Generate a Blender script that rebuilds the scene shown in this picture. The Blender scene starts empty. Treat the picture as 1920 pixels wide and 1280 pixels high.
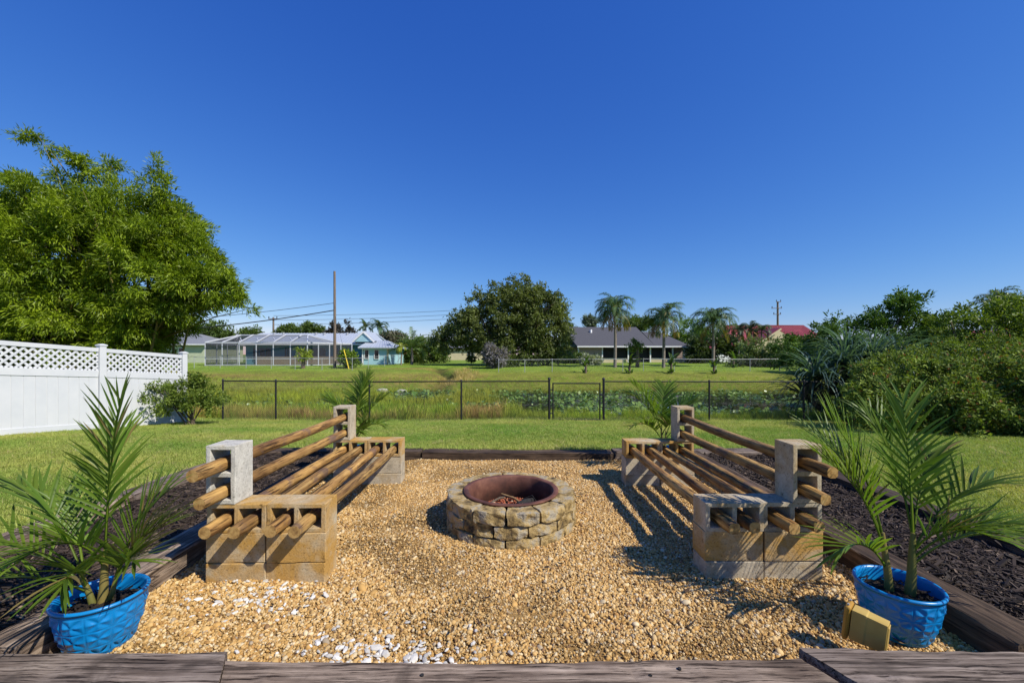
import bpy, bmesh, math, random
import numpy as np
from mathutils import Vector, Matrix, Euler
R = math.radians
sc = bpy.context.scene
COL = sc.collection

# ---------------------------------------------------------------- camera, sky, sun, exposure
cam_d = bpy.data.cameras.new('camera'); cam = bpy.data.objects.new('camera', cam_d); COL.objects.link(cam)
F = 780.0
cam_d.sensor_width = 36.0; cam_d.lens = F / 1920 * 36
cam.location = (0, 0, 1.5); cam.rotation_euler = (R(90), 0, 0)
cam_d.shift_y = 24.5 / 1920
cam_d.clip_start = 0.05; cam_d.clip_end = 6000
sc.camera = cam

SUN = Vector((0.80, -0.52, 0.93)).normalized()          # towards the sun
wd = bpy.data.worlds.new('World'); sc.world = wd; wd.use_nodes = True
wt = wd.node_tree; wt.nodes.clear()
wo = wt.nodes.new('ShaderNodeOutputWorld'); wb = wt.nodes.new('ShaderNodeBackground'); sky = wt.nodes.new('ShaderNodeTexSky')
sky.sky_type = 'NISHITA'; sky.sun_disc = False
sky.sun_elevation = math.asin(SUN.z); sky.sun_rotation = math.atan2(SUN.x, SUN.y)
sky.altitude = 0; sky.air_density = 1.0; sky.dust_density = 0.0; sky.ozone_density = 8.0
wb.inputs['Strength'].default_value = 0.15
sep = wt.nodes.new('ShaderNodeSeparateColor'); com = wt.nodes.new('ShaderNodeCombineColor')      # deep polarised blue, the same grade over the whole sky
wt.links.new(sky.outputs[0], sep.inputs[0])
for ch, (p_, k_) in enumerate(((1.45, 0.315), (1.05, 0.50), (0.58, 1.45))):
    pw = wt.nodes.new('ShaderNodeMath'); pw.operation = 'POWER'; pw.inputs[1].default_value = p_
    mu = wt.nodes.new('ShaderNodeMath'); mu.operation = 'MULTIPLY'; mu.inputs[1].default_value = k_
    wt.links.new(sep.outputs[ch], pw.inputs[0]); wt.links.new(pw.outputs[0], mu.inputs[0]); wt.links.new(mu.outputs[0], com.inputs[ch])
wt.links.new(com.outputs[0], wb.inputs[0]); wt.links.new(wb.outputs[0], wo.inputs[0])
sl = bpy.data.lights.new('sun', 'SUN'); sl.energy = 4.6; sl.angle = R(0.53); sl.color = (1.0, 0.94, 0.84)
so = bpy.data.objects.new('sun', sl); COL.objects.link(so); so.location = (20, -12, 30)
so.rotation_euler = SUN.to_track_quat('Z', 'Y').to_euler()
sc.view_settings.view_transform = 'Standard'; sc.view_settings.look = 'None'
sc.view_settings.exposure = 0.35; sc.view_settings.gamma = 1.0; sc.view_settings.use_curve_mapping = False

# ---------------------------------------------------------------- helpers
def at(px, py, Y): return Vector(((px - 960) / F * Y, Y, 1.5 - (py - 664.5) / F * Y))

def tag(o, label=None, cat=None, group=None, kind=None):
    if label: o['label'] = label
    if cat: o['category'] = cat
    if group: o['group'] = group
    if kind: o['kind'] = kind
    return o

def thing(name, label, cat, loc=(0, 0, 0), group=None, rz=0):
    o = bpy.data.objects.new(name, None); COL.objects.link(o)
    o.empty_display_size = 0.1
    o.location = loc; o.rotation_euler = (0, 0, rz)
    return tag(o, label, cat, group)

def chain_matrix(p):
    m = Matrix.Identity(4)
    while p is not None:
        m = Matrix.LocRotScale(p.location, p.rotation_euler, p.scale) @ m
        p = p.parent
    return m

def link(name, me, parent=None, m=None):
    if m is not None and len(me.materials) == 0: me.materials.append(m)
    o = bpy.data.objects.new(name, me); COL.objects.link(o)
    if parent is not None: o.parent = parent
    return o

class MB:
    """collects shapes in world coordinates; build() links them as ONE mesh object"""
    def __init__(s): s.v = []; s.f = []; s.sm = []
    def add(s, vs, fs, smooth=False):
        b = len(s.v); s.v += [tuple(p) for p in vs]
        for f in fs: s.f.append([i + b for i in f]); s.sm.append(smooth)
        return s
    def box(s, x0, x1, y0, y1, z0, z1):
        v = [(x, y, z) for z in (z0, z1) for y in (y0, y1) for x in (x0, x1)]
        return s.add(v, [(0, 2, 3, 1), (4, 5, 7, 6), (0, 1, 5, 4), (2, 6, 7, 3), (0, 4, 6, 2), (1, 3, 7, 5)])
    def bar(s, a, b, w, h, up=(0, 0, 1)):
        a = Vector(a); b = Vector(b); d = (b - a).normalized(); up = Vector(up)
        sd = d.cross(up)
        if sd.length < 1e-4: sd = d.cross(Vector((1, 0, 0)))
        sd.normalize(); u = sd.cross(d).normalized()
        v = []
        for p in (a, b):
            for i, j in ((-1, -1), (1, -1), (1, 1), (-1, 1)): v.append(p + sd * (i * w / 2) + u * (j * h / 2))
        return s.add(v, [(3, 2, 1, 0), (4, 5, 6, 7), (0, 1, 5, 4), (1, 2, 6, 5), (2, 3, 7, 6), (3, 0, 4, 7)])
    def tube(s, pts, rad, n=8, smooth=True, caps=True):
        pts = [Vector(p) for p in pts]
        if not isinstance(rad, (list, tuple)): rad = [rad] * len(pts)
        vs = []; fs = []
        ref = Vector((0.31, 0.77, 0.55))
        for k, p in enumerate(pts):
            d = (pts[min(k + 1, len(pts) - 1)] - pts[max(k - 1, 0)]).normalized()
            if abs(d.dot(ref)) > 0.95: ref = Vector((0.8, -0.5, 0.2))
            a = d.cross(ref).normalized(); b = d.cross(a).normalized()
            for i in range(n):
                t = 2 * math.pi * i / n
                vs.append(p + (a * math.cos(t) + b * math.sin(t)) * rad[k])
        for k in range(len(pts) - 1):
            for i in range(n):
                j = (i + 1) % n
                fs.append((k * n + i, k * n + j, k * n + n + j, k * n + n + i))
        s.add(vs, fs, smooth)
        if caps:
            s.add(vs[:n], [tuple(range(n))]); s.add(vs[-n:], [tuple(range(n - 1, -1, -1))])
        return s
    def poly(s, pts, flip=False):
        idx = list(range(len(pts)))
        return s.add(pts, [idx[::-1] if flip else idx])
    def slab(s, pts, t):
        """flat polygon (world points, counter-clockwise from outside) thickened inwards by t"""
        p = [Vector(q) for q in pts]; n = (p[1] - p[0]).cross(p[2] - p[0]).normalized()
        q = [a - n * t for a in p]; k = len(p)
        fs = [tuple(range(k)), tuple(range(2 * k - 1, k - 1, -1))]
        for i in range(k): j = (i + 1) % k; fs.append((i, i + k, j + k, j))
        return s.add(p + q, fs)
    def mesh(s, name, m=None, inv=None):
        me = bpy.data.meshes.new(name)
        vs = s.v if inv is None else [inv @ Vector(p) for p in s.v]
        me.from_pydata([tuple(p) for p in vs], [], s.f)
        me.polygons.foreach_set('use_smooth', s.sm); me.update()
        if m is not None: me.materials.append(m)
        return me
    def build(s, name, m, parent=None):
        inv = chain_matrix(parent).inverted() if parent is not None else None
        return link(name, s.mesh(name, m, inv), parent)

def bevel(o, w, seg=1, ang=35):
    b = o.modifiers.new('bevel', 'BEVEL'); b.width = w; b.segments = seg; b.limit_method = 'ANGLE'; b.angle_limit = R(ang)
    return o

def np_mesh(name, V, Fc, m=None, cols=None, smooth=False, origin=None):
    """V (n,3) vertices, Fc (k,c) faces of equal size, cols (n,3) vertex colours"""
    V = np.asarray(V, dtype=np.float32)
    if origin is not None: V = V - np.asarray(origin, dtype=np.float32)
    Fc = np.asarray(Fc, dtype=np.int32); k, c = Fc.shape
    me = bpy.data.meshes.new(name)
    me.vertices.add(len(V)); me.vertices.foreach_set('co', V.ravel())
    me.loops.add(k * c); me.loops.foreach_set('vertex_index', Fc.ravel())
    me.polygons.add(k); me.polygons.foreach_set('loop_start', np.arange(0, k * c, c, dtype=np.int32))
    try: me.polygons.foreach_set('loop_total', np.full(k, c, dtype=np.int32))
    except Exception: pass
    me.polygons.foreach_set('use_smooth', np.full(k, smooth))
    me.update(calc_edges=True)
    if cols is not None:
        ca = me.attributes.new('col', 'FLOAT_COLOR', 'POINT')
        cc = np.ones((len(V), 4), dtype=np.float32); cc[:, :3] = cols
        ca.data.foreach_set('color', cc.ravel())
    if m is not None: me.materials.append(m)
    return me

def np_obj(name, V, Fc, m, parent=None, cols=None, smooth=False):
    org = chain_matrix(parent).translation if parent is not None else None
    return link(name, np_mesh(name, V, Fc, m, cols, smooth, org), parent)

# value noise for shaping geometry
def vnoise(x, y, seed=0):
    x = np.asarray(x, float); y = np.asarray(y, float)
    xi = np.floor(x).astype(np.int64); yi = np.floor(y).astype(np.int64); fx = x - xi; fy = y - yi
    def h(a, b):
        n = (a * 374761393 + b * 668265263 + seed * 982451653) & 0x7fffffff
        n = ((n ^ (n >> 13)) * 1274126177) & 0x7fffffff
        return ((n ^ (n >> 16)) & 0xffff) / 65535.0
    fx = fx * fx * (3 - 2 * fx); fy = fy * fy * (3 - 2 * fy)
    return (h(xi, yi) * (1 - fx) + h(xi + 1, yi) * fx) * (1 - fy) + (h(xi, yi + 1) * (1 - fx) + h(xi + 1, yi + 1) * fx) * fy

# ---------------------------------------------------------------- materials
def nodes(name):
    m = bpy.data.materials.new(name); m.use_nodes = True; t = m.node_tree
    return m, t, t.nodes['Principled BSDF']

def ramp(t, cols, pos=None):
    r = t.nodes.new('ShaderNodeValToRGB'); e = r.color_ramp.elements
    n = len(cols); pos = pos or [i / (n - 1) for i in range(n)]
    while len(e) < n: e.new(0.5)
    for i in range(n): e[i].position = pos[i]; e[i].color = (*cols[i], 1)
    return r

def coords(t, scale=(1, 1, 1), rnd=True):
    """object coordinates, shifted by a random amount per object"""
    tc = t.nodes.new('ShaderNodeTexCoord'); mp = t.nodes.new('ShaderNodeMapping'); mp.inputs['Scale'].default_value = scale
    if rnd:
        oi = t.nodes.new('ShaderNodeObjectInfo'); mu = t.nodes.new('ShaderNodeMath'); mu.operation = 'MULTIPLY'; mu.inputs[1].default_value = 37.0
        ad = t.nodes.new('ShaderNodeVectorMath'); ad.operation = 'ADD'
        t.links.new(oi.outputs['Random'], mu.inputs[0]); t.links.new(tc.outputs['Object'], ad.inputs[0]); t.links.new(mu.outputs[0], ad.inputs[1])
        t.links.new(ad.outputs[0], mp.inputs[0])
    else: t.links.new(tc.outputs['Object'], mp.inputs[0])
    return mp

def noise(t, vec, scale, detail=5, rough=0.6, dist=0.0):
    n = t.nodes.new('ShaderNodeTexNoise'); n.inputs['Scale'].default_value = scale; n.inputs['Detail'].default_value = detail
    n.inputs['Roughness'].default_value = rough; n.inputs['Distortion'].default_value = dist
    t.links.new(vec.outputs[0], n.inputs['Vector']); return n

def mixc(t, fac, a, b, mode='MIX'):
    m = t.nodes.new('ShaderNodeMix'); m.data_type = 'RGBA'; m.blend_type = mode
    for s, v in ((m.inputs[0], fac), (m.inputs[6], a), (m.inputs[7], b)):
        if hasattr(v, 'links'): t.links.new(v, s)
        else: s.default_value = v if isinstance(v, float) else (*v, 1)
    return m.outputs[2]

def bump(t, bs, h, strength=0.3, dist=0.01, normal=None):
    b = t.nodes.new('ShaderNodeBump'); b.inputs['Strength'].default_value = strength; b.inputs['Distance'].default_value = dist
    t.links.new(h, b.inputs['Height'])
    if normal is not None: t.links.new(normal, b.inputs['Normal'])
    t.links.new(b.outputs[0], bs.inputs['Normal']); return b.outputs[0]

def mat(name, cols, scale=4, rough=0.8, bstr=0.2, bdist=0.005, stretch=(1, 1, 1), pos=None, detail=6, spec=0.3, metal=0.0, rnd=True, fine=None):
    m, t, bs = nodes(name)
    c = coords(t, stretch, rnd); n = noise(t, c, scale, detail); r = ramp(t, cols, pos or [0.3 + 0.4 * i / (len(cols) - 1) for i in range(len(cols))])
    t.links.new(n.outputs[0], r.inputs[0]); t.links.new(r.outputs[0], bs.inputs['Base Color'])
    bs.inputs['Roughness'].default_value = rough; bs.inputs['Specular IOR Level'].default_value = spec; bs.inputs['Metallic'].default_value = metal
    if bstr: bump(t, bs, noise(t, c, fine or scale * 6, 5).outputs[0], bstr, bdist)
    return m

def leafmat(name, trans=0.35, rough=0.45, source='GEOMETRY', spec=0.35, tint=(1.25, 1.3, 0.5)):
    """colour from the 'col' attribute, lets some sunlight through"""
    m, t, bs = nodes(name)
    a = t.nodes.new('ShaderNodeAttribute'); a.attribute_type = source; a.attribute_name = 'col'
    t.links.new(a.outputs['Color'], bs.inputs['Base Color'])
    bs.inputs['Roughness'].default_value = rough; bs.inputs['Specular IOR Level'].default_value = spec
    if trans:
        tr = t.nodes.new('ShaderNodeBsdfTranslucent'); mx = t.nodes.new('ShaderNodeMixShader'); mx.inputs[0].default_value = trans
        t.links.new(mixc(t, 1.0, a.outputs['Color'], tint, 'MULTIPLY'), tr.inputs[0])
        t.links.new(bs.outputs[0], mx.inputs[1]); t.links.new(tr.outputs[0], mx.inputs[2])
        t.links.new(mx.outputs[0], t.nodes['Material Output'].inputs[0])
    return m

M = {}
M['leaf'] = leafmat('leaf'); M['glossy_leaf'] = leafmat('glossy_leaf', 0.4, 0.42, spec=0.35); M['hedge_leaf'] = leafmat('hedge_leaf', 0.25, 0.6, spec=0.2)
M['inst_leaf'] = leafmat('grass_blade', 0.35, 0.6, 'INSTANCER', 0.2)
M['inst_stone'] = leafmat('pebble', 0, 0.75, 'INSTANCER', 0.3); M['inst_pad'] = leafmat('lily_pad', 0.15, 0.35, 'INSTANCER', 0.5)

def vcol_ground():
    m, t, bs = nodes('ground_cover')
    a = t.nodes.new('ShaderNodeAttribute'); a.attribute_name = 'col'
    c = coords(t, (1, 1, 1), False)
    n1 = noise(t, c, 0.35, 5, 0.65); n2 = noise(t, c, 3.0, 6, 0.7); n3 = noise(t, c, 28, 6, 0.75)
    r1 = ramp(t, [(0.62, 0.60, 0.55), (1.18, 1.12, 1.0)], [0.3, 0.7]); r2 = ramp(t, [(0.7, 0.72, 0.7), (1.25, 1.2, 1.15)], [0.32, 0.68]); r3 = ramp(t, [(0.55, 0.55, 0.5), (1.35, 1.35, 1.3)], [0.3, 0.7])
    for r, n in ((r1, n1), (r2, n2), (r3, n3)): t.links.new(n.outputs[0], r.inputs[0])
    k = mixc(t, 1.0, a.outputs['Color'], r1.outputs[0], 'MULTIPLY'); k = mixc(t, 1.0, k, r2.outputs[0], 'MULTIPLY'); k = mixc(t, 1.0, k, r3.outputs[0], 'MULTIPLY')
    t.links.new(k, bs.inputs['Base Color']); bs.inputs['Roughness'].default_value = 0.95; bs.inputs['Specular IOR Level'].default_value = 0.1
    bump(t, bs, n3.outputs[0], 0.8, 0.05)
    return m
M['ground'] = vcol_ground()

def concrete(name, base, stain, amount):
    m, t, bs = nodes(name); c = coords(t)
    n1 = noise(t, c, 9, 5, 0.6); n2 = noise(t, c, 75, 4, 0.7); n3 = noise(t, c, 4.2, 5, 0.6, 0.6); n4 = noise(t, c, 17, 5, 0.65)
    r = ramp(t, [tuple(b * 0.72 for b in base), base, tuple(min(1, b * 1.16) for b in base)], [0.3, 0.5, 0.72]); t.links.new(n1.outputs[0], r.inputs[0])
    rs = ramp(t, [(0, 0, 0), (1, 1, 1)], [0.62 - amount * 0.5, 0.85 - amount * 0.45]); t.links.new(n3.outputs[0], rs.inputs[0])
    k = mixc(t, rs.outputs[0], r.outputs[0], stain)
    rd = ramp(t, [(0.35, 0.33, 0.3), (1, 1, 1)], [0.27, 0.4]); t.links.new(n4.outputs[0], rd.inputs[0])
    k = mixc(t, 1.0, k, rd.outputs[0], 'MULTIPLY')
    rp = ramp(t, [(0.5, 0.47, 0.42), (1, 1, 1), (1.12, 1.12, 1.1)], [0.3, 0.45, 0.75]); t.links.new(n2.outputs[0], rp.inputs[0])
    k = mixc(t, 1.0, k, rp.outputs[0], 'MULTIPLY')
    t.links.new(k, bs.inputs['Base Color']); bs.inputs['Roughness'].default_value = 0.92; bs.inputs['Specular IOR Level'].default_value = 0.15
    nb = bump(t, bs, n2.outputs[0], 0.55, 0.006); bump(t, bs, n1.outputs[0], 0.25, 0.01, nb)
    return m
M['conc_tan'] = concrete('stained_concrete', (0.46, 0.385, 0.26), (0.43, 0.25, 0.07), 0.58)
M['conc_mid'] = concrete('tan_concrete', (0.43, 0.37, 0.27), (0.38, 0.25, 0.10), 0.25)
M['conc_grey'] = concrete('grey_concrete', (0.50, 0.48, 0.42), (0.45, 0.36, 0.2), 0.08)

def wood(name, cols, grain, rough=0.75, crack=0.5, axis=0, fine=1.0, knots=False, patch=None):
    m, t, bs = nodes(name)
    st = [1, 1, 1]; st[axis] = grain
    c = coords(t, tuple(st)); c2 = coords(t)
    n1 = noise(t, c, 22 * fine, 6, 0.65, 0.3); n2 = noise(t, c, 70 * fine, 5, 0.7, 0.2); n3 = noise(t, c2, 2.6, 4, 0.6)
    r = ramp(t, cols); t.links.new(n1.outputs[0], r.inputs[0])
    e = r.color_ramp.elements; k = len(e)
    for i in range(k): e[i].position = 0.3 + 0.42 * i / (k - 1)
    rl = ramp(t, [(0.55, 0.5, 0.48), (1.25, 1.22, 1.2)], [0.3, 0.7]); t.links.new(n3.outputs[0], rl.inputs[0])
    col = mixc(t, 1.0, r.outputs[0], rl.outputs[0], 'MULTIPLY')
    rc = ramp(t, [(0.12, 0.1, 0.09), (1, 1, 1)], [0.33 + 0.07 * crack, 0.42 + 0.08 * crack]); t.links.new(n2.outputs[0], rc.inputs[0])
    col = mixc(t, crack, col, mixc(t, 1.0, col, rc.outputs[0], 'MULTIPLY'))
    if patch:
        n5 = noise(t, c2, 3.3, 4, 0.55, 0.8); rp = ramp(t, [(0, 0, 0), (1, 1, 1)], [0.56, 0.66]); t.links.new(n5.outputs[0], rp.inputs[0])
        col = mixc(t, rp.outputs[0], col, mixc(t, 0.75, col, patch))
    oi = t.nodes.new('ShaderNodeObjectInfo'); ro = ramp(t, [(0.66, 0.63, 0.62), (1.0, 1.0, 1.0), (1.2, 1.13, 1.02)]); t.links.new(oi.outputs['Random'], ro.inputs[0]); col = mixc(t, 1.0, col, ro.outputs[0], 'MULTIPLY')
    t.links.new(col, bs.inputs['Base Color']); bs.inputs['Roughness'].default_value = rough; bs.inputs['Specular IOR Level'].default_value = 0.25
    nb = bump(t, bs, n2.outputs[0], 0.6 * crack + 0.1, 0.006); bump(t, bs, n1.outputs[0], 0.4, 0.006, nb)
    return m
M['post_wood'] = wood('peeled_post_wood', [(0.10, 0.05, 0.02), (0.29, 0.17, 0.06), (0.46, 0.295, 0.10), (0.64, 0.47, 0.21)], 0.07, 0.66, 0.9, 1, 0.7, patch=(0.13, 0.085, 0.07))
M['post_end'] = mat('post_end_grain', [(0.16, 0.08, 0.025), (0.40, 0.24, 0.08), (0.5, 0.33, 0.13)], 30, 0.85)
M['tie_dark'] = wood('dark_tie_wood', [(0.026, 0.019, 0.013), (0.075, 0.054, 0.038), (0.16, 0.122, 0.09)], 0.045, 0.85, 0.8, 0)
M['tie_grey'] = wood('weathered_tie_wood', [(0.035, 0.026, 0.02), (0.17, 0.135, 0.108), (0.31, 0.26, 0.215), (0.48, 0.42, 0.36)], 0.035, 0.88, 1.0, 0, 1.25, patch=(0.06, 0.045, 0.035))
M['tie_pale'] = wood('bleached_tie_wood', [(0.05, 0.04, 0.032), (0.24, 0.20, 0.165), (0.42, 0.365, 0.31), (0.56, 0.50, 0.44)], 0.035, 0.9, 1.0, 0, 1.25, patch=(0.13, 0.105, 0.085))
M['stone'] = mat('tumbled_stone', [(0.04, 0.03, 0.022), (0.19, 0.13, 0.05), (0.38, 0.27, 0.11), (0.34, 0.295, 0.21), (0.20, 0.175, 0.14)], 9, 0.92, 0.9, 0.016, fine=38)
M['rust'] = mat('rusty_steel', [(0.055, 0.026, 0.02), (0.13, 0.052, 0.035), (0.19, 0.085, 0.055), (0.24, 0.17, 0.12)], 5, 0.7, 0.15, 0.003, metal=0.1, pos=[0.3, 0.5, 0.62, 0.8])
M['pot'] = mat('blue_glazed_plastic', [(0.003, 0.17, 0.43), (0.005, 0.21, 0.52)], 3, 0.32, 0.05, 0.002, spec=0.5)
M['soil'] = mat('potting_soil', [(0.014, 0.010, 0.007), (0.06, 0.04, 0.026)], 30, 0.95, 0.9, 0.02)
M['mulch_bed'] = mat('mulch_soil', [(0.010, 0.008, 0.007), (0.035, 0.026, 0.022)], 25, 0.95, 0.9, 0.02, rnd=False)
M['gravel_bed'] = mat('gravel_fines', [(0.16, 0.085, 0.025), (0.34, 0.20, 0.065), (0.42, 0.27, 0.10)], 60, 0.95, 0.8, 0.01, rnd=False)
M['vinyl'] = mat('white_vinyl', [(0.53, 0.545, 0.56), (0.60, 0.605, 0.61)], 2.2, 0.45, 0.0, spec=0.4)
M['black_metal'] = mat('black_coated_steel', [(0.012, 0.012, 0.014), (0.022, 0.022, 0.024)], 9, 0.5, 0.05, 0.002)
M['galv'] = mat('galvanised_steel', [(0.32, 0.33, 0.34), (0.48, 0.49, 0.5)], 8, 0.5, 0.05, 0.002, metal=0.4)
M['lamp_tan'] = mat('tan_lamp_paint', [(0.40, 0.26, 0.06), (0.50, 0.36, 0.10)], 9, 0.4, 0.1, 0.003, spec=0.45)
M['lamp_lens'] = mat('amber_lamp_rim', [(0.34, 0.17, 0.02), (0.42, 0.24, 0.04)], 8, 0.35, 0.05, 0.002, spec=0.5)
M['bark'] = mat('bark', [(0.06, 0.045, 0.03), (0.17, 0.13, 0.09)], 5, 0.95, 0.8, 0.03, stretch=(1, 1, 0.25))
M['palm_bark'] = mat('palm_bark', [(0.13, 0.11, 0.09), (0.28, 0.24, 0.20)], 6, 0.95, 0.8, 0.03, stretch=(0.6, 0.6, 4))
M['culm'] = mat('bamboo_culm', [(0.09, 0.11, 0.02), (0.22, 0.16, 0.05)], 3, 0.5, 0.1, 0.01)
M['pole'] = mat('pole_wood', [(0.12, 0.09, 0.07), (0.24, 0.19, 0.15)], 4, 0.9, 0.4, 0.02, stretch=(3, 3, 0.3))
M['wire'] = mat('cable_black', [(0.02, 0.02, 0.022), (0.03, 0.03, 0.03)], 3, 0.6, 0)
M['yellow'] = mat('yellow_plastic', [(0.62, 0.45, 0.02), (0.7, 0.52, 0.03)], 3, 0.5, 0)
M['white'] = mat('white_paint', [(0.72, 0.72, 0.72), (0.8, 0.8, 0.79)], 2, 0.55, 0)
M['char'] = mat('charred_wood', [(0.008, 0.008, 0.008), (0.04, 0.037, 0.035)], 14, 0.95, 0.9, 0.01)
M['stick'] = mat('dry_stick', [(0.16, 0.09, 0.03), (0.34, 0.21, 0.09)], 20, 0.85, 0.5, 0.003)
M['dryfrond'] = leafmat('dry_frond', 0.15, 0.8)

# ---------------------------------------------------------------- instancing (for stuff nobody could count)
def scatter(name, pts, rot, scl, idx, cols, protos, label, cat):
    """points with their own turn, size, shape and colour; geometry nodes put one small mesh on each"""
    me = bpy.data.meshes.new(name); n = len(pts)
    me.vertices.add(n); me.vertices.foreach_set('co', np.asarray(pts, np.float32).ravel())
    for nm, ty, arr, key in (('rot', 'FLOAT_VECTOR', rot, 'vector'), ('scl', 'FLOAT_VECTOR', scl, 'vector'), ('idx', 'INT', idx, 'value')):
        a = me.attributes.new(nm, ty, 'POINT'); a.data.foreach_set(key, np.asarray(arr, np.int32 if ty == 'INT' else np.float32).ravel())
    a = me.attributes.new('col', 'FLOAT_COLOR', 'POINT'); cc = np.ones((n, 4), np.float32); cc[:, :3] = cols; a.data.foreach_set('color', cc.ravel())
    o = bpy.data.objects.new(name, me); COL.objects.link(o); tag(o, label, cat, kind='stuff')
    pc = bpy.data.collections.new(name + '_shapes')
    for i, p in enumerate(protos): pc.objects.link(bpy.data.objects.new('%s_shape_%02d' % (name, i), p))
    g = bpy.data.node_groups.new(name, 'GeometryNodeTree')
    g.interface.new_socket(name='Geometry', in_out='INPUT', socket_type='NodeSocketGeometry'); g.interface.new_socket(name='Geometry', in_out='OUTPUT', socket_type='NodeSocketGeometry')
    gi = g.nodes.new('NodeGroupInput'); go = g.nodes.new('NodeGroupOutput'); ip = g.nodes.new('GeometryNodeInstanceOnPoints'); ci = g.nodes.new('GeometryNodeCollectionInfo')
    ci.inputs['Collection'].default_value = pc; ci.inputs['Separate Children'].default_value = True; ci.inputs['Reset Children'].default_value = True
    ip.inputs['Pick Instance'].default_value = True
    g.links.new(gi.outputs[0], ip.inputs['Points']); g.links.new(ci.outputs[0], ip.inputs['Instance'])
    for nm, ty, sk in (('rot', 'FLOAT_VECTOR', 'Rotation'), ('scl', 'FLOAT_VECTOR', 'Scale'), ('idx', 'INT', 'Instance Index')):
        na = g.nodes.new('GeometryNodeInputNamedAttribute'); na.data_type = ty; na.inputs['Name'].default_value = nm
        g.links.new([s for s in na.outputs if s.enabled and s.name == 'Attribute'][0], ip.inputs[sk])
    g.links.new(ip.outputs[0], go.inputs[0])
    md = o.modifiers.new('instances', 'NODES'); md.node_group = g
    return o

def blade_tuft(seed, n, h, w, spread, lean, segs=2, m=None):
    r = np.random.RandomState(seed); V = []; Fc = []
    for i in range(n):
        a = r.uniform(0, 6.283); d = np.array([math.cos(a), math.sin(a), 0]); rr = spread * math.sqrt(r.uniform()); b = r.uniform(0, 6.283)
        p = np.array([rr * math.cos(b), rr * math.sin(b), 0]); s = np.array([-d[1], d[0], 0]); hh = h * r.uniform(0.55, 1.1); ln = lean * r.uniform(0.2, 1.2)
        k = len(V)
        for j in range(segs):
            t = j / segs; c = p + d * (ln * hh * t * t) + np.array([0, 0, hh * (t - 0.35 * ln * t * t)]); ww = w * (1 - 0.5 * t)
            V += [c - s * ww / 2, c + s * ww / 2]
        V.append(p + d * ln * hh + np.array([0, 0, hh * (1 - 0.35 * ln)]))
        for j in range(segs - 1): Fc += [(k + 2 * j, k + 2 * j + 1, k + 2 * j + 3), (k + 2 * j, k + 2 * j + 3, k + 2 * j + 2)]
        e = k + 2 * segs; Fc.append((e - 2, e - 1, e))
    return np_mesh('tuft', V, Fc, m)

def lump(seed, s=(1, 1, 1), rough=0.18, sub=2, m=None, name='pebble', smooth=True):
    bm = bmesh.new(); bmesh.ops.create_icosphere(bm, subdivisions=sub, radius=1); r = random.Random(seed)
    dirs = [(Vector((r.gauss(0, 1), r.gauss(0, 1), r.gauss(0, 1))).normalized(), r.uniform(-rough, rough)) for _ in range(7)]
    for v in bm.verts:
        n = v.co.normalized(); k = 1 + sum(a * max(0, n.dot(d)) for d, a in dirs)
        v.co = Vector((n.x * s[0], n.y * s[1], n.z * s[2])) * k
    me = bpy.data.meshes.new(name); bm.to_mesh(me); bm.free()
    me.polygons.foreach_set('use_smooth', [smooth] * len(me.polygons))
    if m: me.materials.append(m)
    return me
# ---------------------------------------------------------------- terrain
GY = np.array([-60, 2, 6.2, 8, 11, 12.4, 14.5, 16.5, 18, 27, 29.5, 33, 39, 48, 60, 5000.0])
GZ = np.array([.05, .05, .05, -.05, -.32, -.50, -.62, -1.2, -1.5, -1.5, -1.2, -.75, -.15, .2, .25, .25])
def gz(x, y):
    x = np.asarray(x, float); y = np.asarray(y, float)
    z = np.interp(y, GY, GZ)
    z = z + 0.10 * (vnoise(x * 0.23, y * 0.23, 3) - 0.5) * np.clip((y - 9) / 8, 0, 1)
    # drainage ditch running back towards the oak
    cx = -4.6 - 0.16 * (y - 28) + 0.7 * np.sin(y * .55); d = np.exp(-((x - cx) / 0.75) ** 2) * np.clip((y - 27) / 3, 0, 1) * np.clip((47 - y) / 5, 0, 1)
    return z - 0.75 * d
def gz1(x, y): return float(gz(x, y))
X0, X1, Y0, Y1 = -3.9, 3.84, 1.70, 6.18                 # outer edge of the seating area
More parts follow.
